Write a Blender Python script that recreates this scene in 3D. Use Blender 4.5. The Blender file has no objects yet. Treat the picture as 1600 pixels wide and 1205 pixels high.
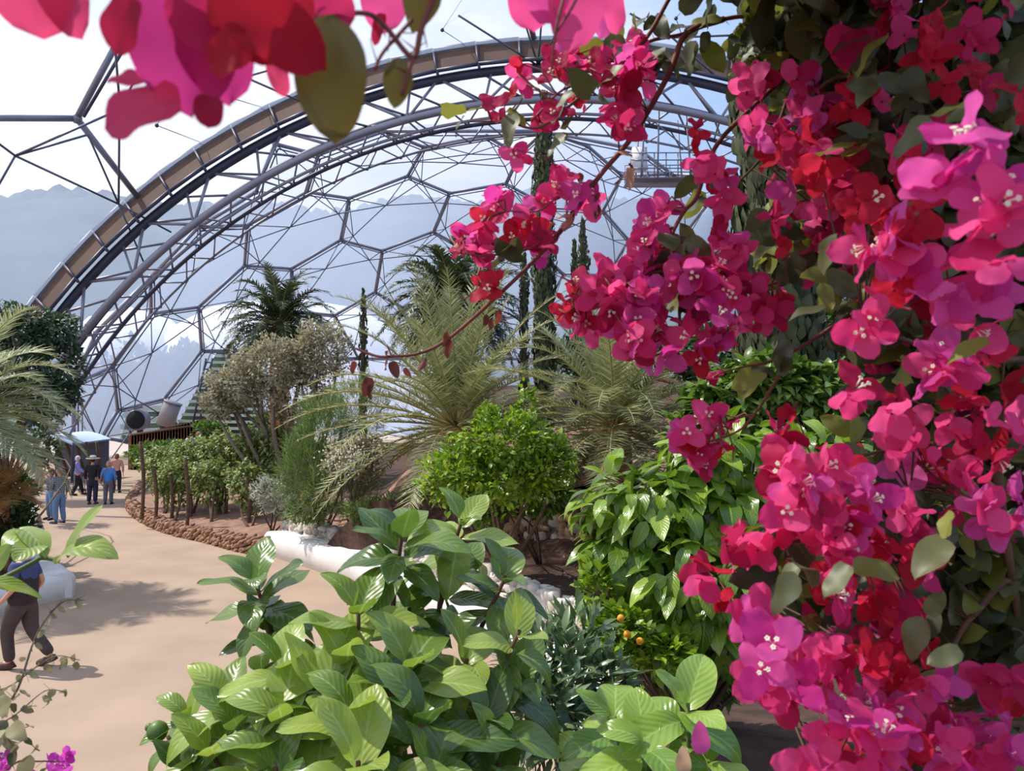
import bpy, math, random
import numpy as np
from mathutils import Vector
PI = math.pi
rnd = random.Random(7)
rng = np.random.default_rng(11)
scene = bpy.context.scene
col = scene.collection
# ---------------------------------------------------------------- camera
F = 1200.0
PITCH = math.atan(30.5 / F)
CAM = np.array([0.0, 0.0, 3.7])
cd = bpy.data.cameras.new('camera')
cam = bpy.data.objects.new('camera', cd); col.objects.link(cam)
cam.location = CAM; cam.rotation_euler = (PI/2 + PITCH, 0, 0)
cd.sensor_fit = 'HORIZONTAL'; cd.sensor_width = 34.6; cd.lens = 34.6 * F / 1600
cd.clip_start = 0.02; cd.clip_end = 600
cd.dof.use_dof = True; cd.dof.focus_distance = 6.0; cd.dof.aperture_fstop = 15.0
scene.camera = cam
_F = np.array([0, math.cos(PITCH), math.sin(PITCH)]); _U = np.array([0, -math.sin(PITCH), math.cos(PITCH)])
def ray(u, v):
    return _F + np.array([(u-800)/F, 0, 0]) + _U * ((602.5 - v)/F)
def P(u, v, Y):
    d = ray(u, v); return CAM + d * (Y / d[1])
def Gz(u, v, z=0.0):
    d = ray(u, v); return CAM + d * ((z - CAM[2]) / d[2])
# ---------------------------------------------------------------- world, sun, exposure
SUN_DIR = Vector((0.80, -0.22, -1.12)).normalized()
w = bpy.data.worlds.new('sky'); scene.world = w; w.use_nodes = True
nt = w.node_tree; nt.nodes.clear()
def N(nt, t, **k):
    n = nt.nodes.new(t)
    for a, b in k.items(): setattr(n, a, b)
    return n
tc = N(nt, 'ShaderNodeTexCoord'); mp = N(nt, 'ShaderNodeMapping'); mp.inputs['Scale'].default_value = (1.2, 1.2, 3.0)
mp.inputs['Location'].default_value = (0.35, 0.1, 0.0)
nz = N(nt, 'ShaderNodeTexNoise'); nz.inputs['Scale'].default_value = 1.7; nz.inputs['Detail'].default_value = 7; nz.inputs['Roughness'].default_value = 0.55
sx = N(nt, 'ShaderNodeSeparateXYZ')
m1 = N(nt, 'ShaderNodeMath', operation='MULTIPLY_ADD'); m1.inputs[1].default_value = -0.42
cr = N(nt, 'ShaderNodeValToRGB'); cr.color_ramp.elements[0].position = 0.40; cr.color_ramp.elements[1].position = 0.60
cr.color_ramp.elements[0].color = (0.36, 0.55, 0.88, 1); cr.color_ramp.elements[1].color = (1.0, 1.0, 1.04, 1)
bg = N(nt, 'ShaderNodeBackground'); bg.inputs['Strength'].default_value = 1.0
wo = N(nt, 'ShaderNodeOutputWorld')
L = nt.links.new
L(tc.outputs['Generated'], mp.inputs[0]); L(mp.outputs[0], nz.inputs['Vector']); L(tc.outputs['Generated'], sx.inputs[0])
L(sx.outputs['X'], m1.inputs[0]); L(nz.outputs['Fac'], m1.inputs[2]); L(m1.outputs[0], cr.inputs[0]); L(cr.outputs[0], bg.inputs[0]); L(bg.outputs[0], wo.inputs[0])
sd = bpy.data.lights.new('sun', 'SUN'); sd.energy = 6.9; sd.angle = math.radians(0.9); sd.color = (1.0, 0.95, 0.86)
so = bpy.data.objects.new('sun', sd); col.objects.link(so); so.rotation_euler = SUN_DIR.to_track_quat('-Z', 'Y').to_euler()
scene.view_settings.view_transform = 'Standard'; scene.view_settings.look = 'None'
scene.view_settings.exposure = 0.10; scene.view_settings.gamma = 1.0; scene.view_settings.use_curve_mapping = False
# ---------------------------------------------------------------- materials
def lin(r, g, b):
    f = lambda c: (c/255/12.92) if c/255 <= 0.04045 else ((c/255+0.055)/1.055)**2.4
    return (f(r), f(g), f(b), 1)
def newmat(name):
    m = bpy.data.materials.new(name); m.use_nodes = True; t = m.node_tree; t.nodes.clear()
    return m, t, N(t, 'ShaderNodeOutputMaterial')
def scale(c, k): return tuple(min(1, x*k) for x in c[:3]) + (1,)
def simple(name, c, rough=0.6, metal=0.0, nscale=0, amt=0.25, bump=0.0, spec=0.4, coords='Object'):
    m, t, o = newmat(name); b = N(t, 'ShaderNodeBsdfPrincipled')
    b.inputs['Roughness'].default_value = rough; b.inputs['Metallic'].default_value = metal; b.inputs['Specular IOR Level'].default_value = spec
    if nscale:
        q = N(t, 'ShaderNodeTexCoord'); n = N(t, 'ShaderNodeTexNoise'); n.inputs['Scale'].default_value = nscale; n.inputs['Detail'].default_value = 6
        r = N(t, 'ShaderNodeValToRGB'); r.color_ramp.elements[0].position = 0.3; r.color_ramp.elements[1].position = 0.7
        r.color_ramp.elements[0].color = scale(c, 1-amt); r.color_ramp.elements[1].color = scale(c, 1+amt)
        t.links.new(q.outputs[coords], n.inputs['Vector']); t.links.new(n.outputs['Fac'], r.inputs[0]); t.links.new(r.outputs[0], b.inputs['Base Color'])
        if bump:
            bp = N(t, 'ShaderNodeBump'); bp.inputs['Strength'].default_value = bump; bp.inputs['Distance'].default_value = 0.02
            t.links.new(n.outputs['Fac'], bp.inputs['Height']); t.links.new(bp.outputs[0], b.inputs['Normal'])
    else: b.inputs['Base Color'].default_value = c
    t.links.new(b.outputs[0], o.inputs[0]); return m
def leafmat(name, c1, c2, trans=0.3, rough=0.35, tcol=None, tsat=1.05, veins=0.0, spec=0.5, coat=0.0, vcol=None):
    """foliage: every leaf island takes its own tone between c1 and c2; light shines through"""
    m, t, o = newmat(name); lk = t.links.new
    g = N(t, 'ShaderNodeNewGeometry'); mx = N(t, 'ShaderNodeMix', data_type='RGBA')
    mx.inputs[6].default_value = c1; mx.inputs[7].default_value = c2; lk(g.outputs['Random Per Island'], mx.inputs[0])
    colo = mx.outputs[2]; b = N(t, 'ShaderNodeBsdfPrincipled'); b.inputs['Roughness'].default_value = rough
    b.inputs['Specular IOR Level'].default_value = spec; b.inputs['Coat Weight'].default_value = coat; b.inputs['Coat Roughness'].default_value = 0.12
    if veins:
        uv = N(t, 'ShaderNodeUVMap'); s = N(t, 'ShaderNodeSeparateXYZ'); lk(uv.outputs[0], s.inputs[0])
        ab = N(t, 'ShaderNodeMath', operation='ABSOLUTE'); lk(s.outputs['X'], ab.inputs[0])
        mid = N(t, 'ShaderNodeMapRange'); mid.inputs[1].default_value = 0.02; mid.inputs[2].default_value = 0.09; mid.inputs[3].default_value = 1; mid.inputs[4].default_value = 0
        lk(ab.outputs[0], mid.inputs[0])
        ma = N(t, 'ShaderNodeMath', operation='MULTIPLY_ADD'); ma.inputs[1].default_value = -0.35; lk(ab.outputs[0], ma.inputs[0]); lk(s.outputs['Y'], ma.inputs[2])
        mu = N(t, 'ShaderNodeMath', operation='MULTIPLY'); mu.inputs[1].default_value = 2*PI*8; lk(ma.outputs[0], mu.inputs[0])
        sn = N(t, 'ShaderNodeMath', operation='COSINE'); lk(mu.outputs[0], sn.inputs[0])
        mr = N(t, 'ShaderNodeMapRange'); mr.inputs[1].default_value = 0.90; mr.inputs[2].default_value = 1.0; mr.inputs[3].default_value = 0; mr.inputs[4].default_value = 0.35 if veins > .2 else 0.0; lk(sn.outputs[0], mr.inputs[0])
        mxm = N(t, 'ShaderNodeMath', operation='MAXIMUM'); lk(mid.outputs[0], mxm.inputs[0]); lk(mr.outputs[0], mxm.inputs[1])
        ed = N(t, 'ShaderNodeMapRange'); ed.inputs[1].default_value = 0.93; ed.inputs[2].default_value = 1.0; ed.inputs[3].default_value = 0; ed.inputs[4].default_value = 0.6; lk(ab.outputs[0], ed.inputs[0])
        mxe = N(t, 'ShaderNodeMath', operation='MAXIMUM'); lk(mxm.outputs[0], mxe.inputs[0]); lk(ed.outputs[0], mxe.inputs[1])
        mm = N(t, 'ShaderNodeMath', operation='MULTIPLY'); mm.inputs[1].default_value = veins; lk(mxe.outputs[0], mm.inputs[0])
        m2 = N(t, 'ShaderNodeMix', data_type='RGBA'); lk(mm.outputs[0], m2.inputs[0]); lk(colo, m2.inputs[6]); m2.inputs[7].default_value = vcol or scale(c2, 2.2)
        colo = m2.outputs[2]
        bp = N(t, 'ShaderNodeBump'); bp.inputs['Strength'].default_value = 0.18 if veins > .2 else 0.0; bp.inputs['Distance'].default_value = 0.003; lk(sn.outputs[0], bp.inputs['Height']); lk(bp.outputs[0], b.inputs['Normal'])
    lk(colo, b.inputs['Base Color'])
    tr = N(t, 'ShaderNodeBsdfTranslucent')
    if tcol: tr.inputs[0].default_value = tcol
    else:
        hs = N(t, 'ShaderNodeHueSaturation'); hs.inputs['Value'].default_value = 1.5; hs.inputs['Saturation'].default_value = tsat; lk(colo, hs.inputs['Color']); lk(hs.outputs[0], tr.inputs[0])
    ms = N(t, 'ShaderNodeMixShader'); ms.inputs[0].default_value = trans
    lk(b.outputs[0], ms.inputs[1]); lk(tr.outputs[0], ms.inputs[2]); lk(ms.outputs[0], o.inputs[0]); return m
def film(name, fac, c, gloss=0.05):
    m, t, o = newmat(name); lk = t.links.new
    tp = N(t, 'ShaderNodeBsdfTransparent'); tl = N(t, 'ShaderNodeBsdfTranslucent'); tl.inputs[0].default_value = c
    df = N(t, 'ShaderNodeBsdfDiffuse'); df.inputs[0].default_value = c; gl = N(t, 'ShaderNodeBsdfGlossy'); gl.inputs['Roughness'].default_value = 0.12
    a = N(t, 'ShaderNodeMixShader'); a.inputs[0].default_value = 0.5; lk(tl.outputs[0], a.inputs[1]); lk(df.outputs[0], a.inputs[2])
    b = N(t, 'ShaderNodeMixShader'); b.inputs[0].default_value = fac; lk(tp.outputs[0], b.inputs[1]); lk(a.outputs[0], b.inputs[2])
    d = N(t, 'ShaderNodeMixShader'); d.inputs[0].default_value = gloss; lk(b.outputs[0], d.inputs[1]); lk(gl.outputs[0], d.inputs[2])
    lk(d.outputs[0], o.inputs[0]); return m
M = {}
M['path'] = simple('path_sand', lin(162, 139, 121), 0.9, nscale=0.9, amt=0.10)
M['soil'] = simple('garden_soil', lin(72, 50, 42), 0.95, nscale=6, amt=0.45, bump=0.6)
M['redsoil'] = simple('red_soil', lin(140, 108, 92), 0.95, nscale=3, amt=0.3, bump=0.5)
M['steel'] = simple('steel_tube', lin(140, 137, 150), 0.45, 0.3, nscale=0.6, amt=0.15)
M['darksteel'] = simple('dark_steel', lin(74, 74, 92), 0.5, 0.3, nscale=1, amt=0.15)
M['thinsteel'] = simple('thin_steel', lin(104, 106, 122), 0.5, 0.3)
M['band'] = simple('brown_board', lin(98, 74, 64), 0.8, nscale=1.3, amt=0.16)
M['film_near'] = film('near_film', 0.32, lin(196, 213, 245), 0.02)
M['film_far'] = film('far_cushion', 0.42, lin(188, 202, 228), 0.05)
M['white'] = simple('whitewash', lin(226, 222, 220), 0.8, nscale=5, amt=0.04, bump=0.25)
M['stonew'] = simple('pale_stone', lin(196, 188, 180), 0.9, nscale=7, amt=0.16, bump=0.7)
M['stonec'] = simple('grey_stone', lin(172, 160, 148), 0.9, nscale=7, amt=0.2, bump=0.7)
M['stoneb'] = simple('brown_stone', lin(158, 126, 98), 0.9, nscale=6, amt=0.3, bump=0.7)
M['stoner'] = simple('slate_red', lin(150, 112, 96), 0.9, nscale=6, amt=0.3, bump=0.7)
M['mortar'] = simple('mortar', lin(110, 92, 78), 0.95, nscale=8, amt=0.2)
M['bark'] = simple('bark', lin(96, 74, 58), 0.9, nscale=14, amt=0.4, bump=0.8)
M['greybark'] = simple('grey_bark', lin(120, 106, 92), 0.9, nscale=14, amt=0.35, bump=0.8)
M['palmtrunk'] = simple('palm_trunk', lin(172, 118, 78), 0.95, nscale=9, amt=0.4, bump=1.0)
M['redtwig'] = simple('red_twig', lin(118, 62, 54), 0.7, nscale=20, amt=0.25)
M['twig'] = simple('brown_twig', lin(92, 66, 50), 0.8, nscale=20, amt=0.3)
M['greentwig'] = simple('green_twig', lin(92, 108, 52), 0.6)
M['hill'] = simple('wooded_hill', lin(66, 80, 88), 1.0, nscale=0.10, amt=0.22)  # bluish tinge puts the distance haze into the hill colour
M['whiteroof'] = simple('white_roof', lin(245, 245, 250), 0.7)
# ---------------------------------------------------------------- mesh helpers
class MB:
    def __init__(s): s.V = []; s.Q = []; s.UV = []; s.M = []; s.n = 0
    def add(s, V, Q, UV=None, mi=0):
        V = np.asarray(V, float).reshape(-1, 3); Q = np.asarray(Q, int).reshape(-1, 4)
        s.V.append(V); s.Q.append(Q + s.n); s.UV.append(np.zeros((len(V), 2)) if UV is None else np.asarray(UV, float))
        s.M.append(np.full(len(Q), mi) if np.isscalar(mi) else mi); s.n += len(V)
    def inst(s, T, pos, R, sc, mi=0):
        """copies of template T=(V,Q,UV): R (n,3,3) columns x,y,z"""
        V, Q, UV = T; n = len(pos)
        if n == 0: return
        sc = np.broadcast_to(np.asarray(sc, float), (n,)) if np.ndim(sc) < 2 else np.asarray(sc)
        VV = (V[None] * (sc[:, None, None] if sc.ndim == 1 else sc[:, None, :]))
        W = np.einsum('nij,nkj->nki', R, VV) + np.asarray(pos)[:, None, :]
        QQ = (Q[None] + (np.arange(n) * len(V))[:, None, None]).reshape(-1, 4)
        s.add(W.reshape(-1, 3), QQ, np.tile(UV, (n, 1)), mi)
    def build(s, name, mats, parent=None, smooth=True):
        V = np.concatenate(s.V); Q = np.concatenate(s.Q); UV = np.concatenate(s.UV); mi = np.concatenate(s.M)
        me = bpy.data.meshes.new(name); me.vertices.add(len(V)); me.vertices.foreach_set('co', V.ravel().astype(np.float32))
        me.loops.add(Q.size); me.loops.foreach_set('vertex_index', Q.ravel().astype(np.int32))
        me.polygons.add(len(Q)); me.polygons.foreach_set('loop_start', (np.arange(len(Q))*4).astype(np.int32)); me.polygons.foreach_set('loop_total', np.full(len(Q), 4, np.int32))
        me.polygons.foreach_set('material_index', mi.astype(np.int32)); me.polygons.foreach_set('use_smooth', np.full(len(Q), bool(smooth)))
        ul = me.uv_layers.new(name='UVMap'); ul.data.foreach_set('uv', UV[Q.ravel()].ravel().astype(np.float32))
        for m in (mats if isinstance(mats, (list, tuple)) else [mats]): me.materials.append(M[m] if isinstance(m, str) else m)
        me.update(calc_edges=True)
        o = bpy.data.objects.new(name, me); col.objects.link(o)
        if parent is not None: o.parent = parent
        return o
def tag(o, label=None, cat=None, group=None, kind=None):
    if label: o['label'] = label
    if cat: o['category'] = cat
    if group: o['group'] = group
    if kind: o['kind'] = kind
    return o
def thing(name, label, cat, group=None):
    o = bpy.data.objects.new(name, None); col.objects.link(o); o.empty_display_size = 0.1
    return tag(o, label, cat, group)
def rebase(root, p):
    """move the Empty to the base of its thing, parts stay where they are"""
    p = Vector([float(c) for c in p]); root.location = p
    for c in root.children: c.location = c.location - p
def norm(a): a = np.asarray(a, float); return a / np.maximum(np.linalg.norm(a, axis=-1, keepdims=True), 1e-9)
def frames(d, nrm):
    y = norm(d); z = norm(nrm - (nrm*y).sum(-1, keepdims=True)*y); x = np.cross(y, z); return np.stack([x, y, z], -1)
def rdir(n): return norm(rng.normal(size=(n, 3)))
def tube(mb, pts, r, n=8, mi=0, cap=True):
    pts = np.asarray(pts, float); k = len(pts); r = np.broadcast_to(np.asarray(r, float), (k,))
    t = np.gradient(pts, axis=0); t = norm(t)
    up = np.array([0, 0, 1.0]) if abs(t[0][2]) < 0.9 else np.array([1.0, 0, 0])
    a = norm(np.cross(t[0], up)); A = []
    for i in range(k):
        a = norm(a - np.dot(a, t[i])*t[i]); A.append(a)
    A = np.array(A); B = np.cross(t, A); th = np.arange(n)*2*PI/n
    ring = lambda i, rr: pts[i] + rr*(np.cos(th)[:, None]*A[i] + np.sin(th)[:, None]*B[i])
    rings = [ring(i, r[i]) for i in range(k)]
    if cap: rings = [ring(0, r[0]*0.05)] + rings + [ring(k-1, r[-1]*0.05)]
    V = np.concatenate(rings); m = len(rings)
    i = np.arange(n); j = (i+1) % n
    Q = np.concatenate([np.stack([a_*n+i, a_*n+j, (a_+1)*n+j, (a_+1)*n+i], 1) for a_ in range(m-1)])
    mb.add(V, Q, None, mi)
def box(mb, c, s, rz=0, mi=0, R=None):
    v = np.array([[x, y, z] for z in (-.5, .5) for y in (-.5, .5) for x in (-.5, .5)]) * np.asarray(s)
    if R is None:
        ca, sa = math.cos(rz), math.sin(rz); R = np.array([[ca, -sa, 0], [sa, ca, 0], [0, 0, 1]])
    v = v @ np.asarray(R).T + np.asarray(c)
    mb.add(v, [[0, 2, 3, 1], [4, 5, 7, 6], [0, 1, 5, 4], [2, 6, 7, 3], [0, 4, 6, 2], [1, 3, 7, 5]], None, mi)
def beam(mb, a, b, wd, ht, mi=0):
    a = np.asarray(a, float); b = np.asarray(b, float); d = b-a; R = frames(d[None], np.array([[0, 0, 1.0]]) if abs(norm(d)[2]) < .95 else np.array([[1.0, 0, 0]]))[0]
    box(mb, (a+b)/2, (wd, np.linalg.norm(d), ht), mi=mi, R=R)
def smoothpts(p, n):
    """Catmull-Rom through points"""
    p = np.asarray(p, float); p = np.vstack([2*p[0]-p[1], p, 2*p[-1]-p[-2]]); out = []
    for i in range(1, len(p)-2):
        for t in np.linspace(0, 1, n, endpoint=False):
            a, b, c, d = p[i-1], p[i], p[i+1], p[i+2]
            out.append(.5*((2*b)+(-a+c)*t+(2*a-5*b+4*c-d)*t*t+(-a+3*b-3*c+d)*t**3))
    out.append(p[-2]); return np.array(out)
def leafT(nl=8, nw=4, width=0.4, fold=0.15, droop=0.3, wave=0.0, quilt=0.0, shape='ovate', seed=0, twist=0.0):
    """one leaf, unit length along +Y, face +Z, (V,Q,UV)"""
    r = np.random.default_rng(seed); t = np.linspace(0, 1, nl+1); s = np.linspace(-1, 1, nw+1)
    if shape == 'ovate': wd = np.sin(PI*t**0.72)**0.75
    elif shape == 'heart': wd = np.clip((1-t)**0.62*(t+0.015)**0.33*1.3, 0, 2)
    elif shape == 'bract': wd = np.clip((1-t)**0.50*(t+0.03)**0.36*1.45, 0, 2)
    elif shape == 'citrus': wd = np.sin(PI*t**0.88)**0.62
    elif shape == 'obov': wd = np.sin(PI*t**1.15)**0.7
    else: wd = np.sin(PI*t**0.6)**0.9
    wd = np.maximum(wd, 0.015)*width; V = []; UV = []
    ph = r.uniform(0, 6.28, 4)
    for i, ti in enumerate(t):
        ang = droop*ti*1.6; y = ti if abs(droop) < 1e-3 else math.sin(ang)/(droop*1.6); z0 = 0 if abs(droop) < 1e-3 else -(1-math.cos(ang))/(droop*1.6)
        for sj in s:
            x = sj*wd[i]; z = fold*abs(sj)*wd[i] + wave*math.sin(ti*9+ph[0]+sj*1.5)*abs(sj) + quilt*math.cos(2*PI*8*(ti-0.35*abs(sj)))*(1-abs(sj))*abs(sj)*2 + wave*.6*math.sin(ti*4+ph[1])*sj
            a = twist*ti; V.append((x*math.cos(a)-z*math.sin(a), y + z*math.sin(ang)*0, z0 + z*math.cos(a)+x*math.sin(a))); UV.append((sj, ti))
    Q = [[i*(nw+1)+j, i*(nw+1)+j+1, (i+1)*(nw+1)+j+1, (i+1)*(nw+1)+j] for i in range(nl) for j in range(nw)]
    return np.array(V), np.array(Q), np.array(UV)
def blade(width=0.06, droop=0.2):
    t = [0, .5, 1]; V = []; UV = []
    for ti in t:
        wd = width*(0.5+ti)*(1-ti)*1.6 + 0.004
        for sj in (-1, 1): V.append((sj*wd, ti, -droop*ti*ti)); UV.append((sj, ti))
    return np.array(V), np.array([[0, 1, 3, 2], [2, 3, 5, 4]]), np.array(UV)
def sphereT(nu=12, nv=8):
    V = []; 
    for i in range(nv+1):
        a = PI*(i/nv)*0.998+0.003; 
        for j in range(nu): V.append((math.sin(a)*math.cos(2*PI*j/nu), math.sin(a)*math.sin(2*PI*j/nu), math.cos(a)))
    Q = [[i*nu+j, (i+1)*nu+j, (i+1)*nu+(j+1) % nu, i*nu+(j+1) % nu] for i in range(nv) for j in range(nu)]
    return np.array(V), np.array(Q), np.zeros((len(V), 2))
SPH = sphereT(); SPHS = sphereT(8, 5)
def ball(mb, c, r, mi=0, T=None):
    r = np.broadcast_to(np.asarray(r, float), (3,)); mb.inst(T or SPH, np.array([c]), np.eye(3)[None], r[None], mi)
def stoneT(seed):
    r = np.random.default_rng(seed); V, Q, UV = sphereT(8, 6); V = V.copy()
    p = np.sign(V)*np.abs(V)**0.62
    off = r.normal(size=(4, 3)); amp = r.uniform(.05, .16, 4)
    for o_, a_ in zip(off, amp): p = p*(1 + a_*np.sin((V@o_)*2.3+a_*20))[:, None]
    return p, Q, UV
STONES = [stoneT(i) for i in range(8)]
LEAFY = dict(small=[leafT(3, 2, .26, .2, .25, seed=i) for i in range(3)], narrow=[leafT(3, 2, .13, .2, .3, seed=i) for i in range(3)],
             mid=[leafT(6, 4, w_, .18, d_, .02, 0, seed=i) for i, (w_, d_) in enumerate(((.22, .5), (.26, .8), (.24, .3), (.2, 1.0)))],
             heart=[leafT(7, 4, .40, .15, d_, .05, shape='heart', seed=i) for i, d_ in enumerate((.2, .5, .35, -.2))],
             big=[leafT(18, 8, w_, f_, d_, .030, .007, 'citrus', seed=i) for i, (w_, f_, d_) in enumerate(((.265, .12, .35), (.28, .22, .7), (.25, .12, .2), (.27, .18, .95), (.25, .30, .5)))],
             blade=[blade(.05, .15), blade(.05, .3)], needle=[blade(.02, .1)])
def scatter(mb, kind, pos, d, nrm, sc, mi=0):
    T = LEAFY[kind]; pos = np.asarray(pos); k = rng.integers(0, len(T), len(pos)); sc = np.broadcast_to(sc, (len(pos),))
    R = frames(d, nrm)
    for i, t in enumerate(T):
        q = k == i
        if q.any(): mb.inst(t, pos[q], R[q], sc[q], mi)
def blob_pts(c, r, n, shell=0.45):
    """points in the outer shell of an ellipsoid with lumpy radius, and outward directions"""
    d = rdir(n); rad = (rng.uniform(shell, 1, n))**0.7
    lump = 1 + .16*np.sin(d@np.array([5., 3, 4])+c[0]) + .12*np.sin(d@np.array([-4., 7, 5])+c[2]*3)
    return np.asarray(c) + d*np.asarray(r)*(rad*lump)[:, None], d
def foliage(mb, blobs, kind, size, up=0.5, jitter=0.9, hang=0.0, mi=0):
    for c, r, n in blobs:
        p, d = blob_pts(c, r, n); dd = norm(d + rdir(n)*jitter + np.array([0, 0, up-hang])); nn = norm(np.array([0, 0, 1.0]) + d*.5 + rdir(n)*.4)
        scatter(mb, kind, p, dd, nn, size*rng.uniform(.7, 1.25, n), mi)
# ---------------------------------------------------------------- ground and path
def xb(y): return np.interp(y, [2.6, 4.5, 6, 7.8, 9.3, 11, 13.4, 16, 18.9, 20.5, 23, 28, 32, 45, 60], [.95, .95, 1.1, 1.7, 1.4, .8, -.6, -2.6, -5.5, -8.0, -10.7, -14, -15, -17, -20])
def xl(y): return np.interp(y, [2, 13.2, 14.9, 17, 19.5, 26, 30, 45, 60], [-9.6, -9.6, -9.3, -10.9, -12.8, -16.8, -21, -38, -50])
def gh(x, y):
    """height of the garden soil right of the path"""
    s = x - xb(y)
    near = np.interp(y, [2.6, 4.5, 6.5, 9, 12, 16], [2.1, 1.85, 1.35, .85, .8, .8]) + .22*np.maximum(0, s-2.0)
    back = 1.75 + .05*(y-16) + .10*np.maximum(0, s-3.5)
    left = .22 + .09*np.maximum(0, s) + .01*np.maximum(0, y-24)
    h = np.where(y < 15.9, near, back)
    k = np.clip((y-15.9)/2.0, 0, 1)*np.clip((-2.2-x)/2.2, 0, 1); h = h*(1-k) + left*k
    kk = np.clip((-3.2-x)/1.5, 0, 1)*np.clip((y-15.5)/2, 0, 1); h = h*(1-kk) + np.minimum(h, .75)*kk
    return np.minimum(h, 5.0)
def grid(fn, us, vs, name, mat, parent=None, smooth=True):
    mb = MB(); V = [fn(a, b) for b in vs for a in us]; n = len(us)
    Q = [[j*n+i, j*n+i+1, (j+1)*n+i+1, (j+1)*n+i] for j in range(len(vs)-1) for i in range(n-1)]
    mb.add(V, Q); return mb.build(name, mat, parent, smooth)
o = grid(lambda a, b: (a, b, 0), np.linspace(-60, 50, 12), np.linspace(-10, 95, 12), 'floor', 'path'); tag(o, kind='structure')
SS = np.concatenate([np.linspace(0, 8, 33), np.linspace(8.6, 40, 40)])
def soilpt(s, y):
    x = xb(y) + s; z = float(gh(x, y)); 
    if s > .2: z += .05*math.sin(x*3.1+y*2)*math.sin(y*2.7-x)
    return (x, y, z)
YS = np.concatenate([np.linspace(2.6, 15.88, 60), np.linspace(15.9, 60, 120)])
o = grid(soilpt, SS, YS, 'garden_soil', 'soil'); tag(o, kind='structure')
# skirt so that the soil has a side
mb = MB(); pts = [soilpt(0, y) for y in YS]
V = [(p[0], p[1], -.1) for p in pts] + pts; n = len(pts); mb.add(V, [[i, i+1, n+i+1, n+i] for i in range(n-1)])
tag(mb.build('soil_bank', 'soil'), kind='structure')
grid_l = grid(lambda s, y: (xl(y)-s, y, .38+.05*s+.03*math.sin(s*4+y*3)), np.linspace(0, 25, 50), np.linspace(2, 60, 90), 'planting_bed', 'soil'); tag(grid_l, kind='structure')
mb = MB(); box(mb, (-1.2, -.2, 1.05), (8, 5.6, 2.1)); tag(mb.build('terrace', 'soil', smooth=False), kind='structure')
# red soil under the vines and on the bank behind
o = grid(lambda s, y: (xb(y)+.25+s, y, float(gh(xb(y)+.25+s, y))+.05), np.linspace(0, 6, 20), np.linspace(19.5, 30, 40), 'vine_bed_soil', 'redsoil'); tag(o, kind='structure')
o = grid(lambda x, y: (x, y, float(gh(x, y))+.07+.08*math.sin(x*2+y)), np.linspace(-3, 6, 30), np.linspace(16.4, 23, 30), 'red_bank', 'redsoil'); tag(o, kind='structure')
# ---------------------------------------------------------------- hill outside the dome
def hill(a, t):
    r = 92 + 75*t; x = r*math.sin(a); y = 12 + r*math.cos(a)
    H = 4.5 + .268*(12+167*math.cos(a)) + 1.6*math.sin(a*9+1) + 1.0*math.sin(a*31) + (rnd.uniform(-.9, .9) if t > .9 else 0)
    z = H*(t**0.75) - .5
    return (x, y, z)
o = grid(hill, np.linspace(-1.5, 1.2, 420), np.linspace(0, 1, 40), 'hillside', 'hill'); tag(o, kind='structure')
# white translucent building outside and the dim tree mound before it
mb = MB(); ball(mb, (P(425, 700, 100)[0], 104, -2), (26, 8, 20.5)); ball(mb, (P(200, 700, 100)[0]-2, 104, -2), (14, 8, 19))
t = thing('white_dome_building', 'white rounded roof seen through the far dome panels behind the palms', 'building')
o = mb.build('roof', 'whiteroof', t); rebase(t, (P(425, 700, 100)[0], 104, -2))
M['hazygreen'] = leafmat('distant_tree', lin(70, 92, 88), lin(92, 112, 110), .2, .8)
for i, (u, v, wpx) in enumerate([(165, 575, 40), (215, 548, 55), (262, 560, 45), (300, 545, 35), (130, 610, 40)]):
    d = 93; c = P(u, v, d); rr = wpx/F*d; t = thing('distant_tree', ['rounded tree outside the dome, behind the creeper on the arch foot', 'tallest hazy tree outside the dome at left', 'broad hazy tree outside the dome above the round duct', 'hazy tree outside the dome above the louvred stair', 'low hazy tree outside the dome, leftmost of the five'][i], 'tree', 'hazy trees outside the dome')
    mb = MB(); foliage(mb, [((c[0], d, c[2]-rr*.8), (rr, rr*.6, rr), 900), ((c[0]+1, d, c[2]-rr*2), (rr*1.3, rr*.6, rr), 900)], 'small', 1.1); mb.build('crown', 'hazygreen', t)
    mb = MB(); tube(mb, [(c[0], d, -.5), (c[0]+.3, d, c[2]-rr)], [.5, .2]); mb.build('trunk', 'bark', t); rebase(t, (c[0], d, -.5))
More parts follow.
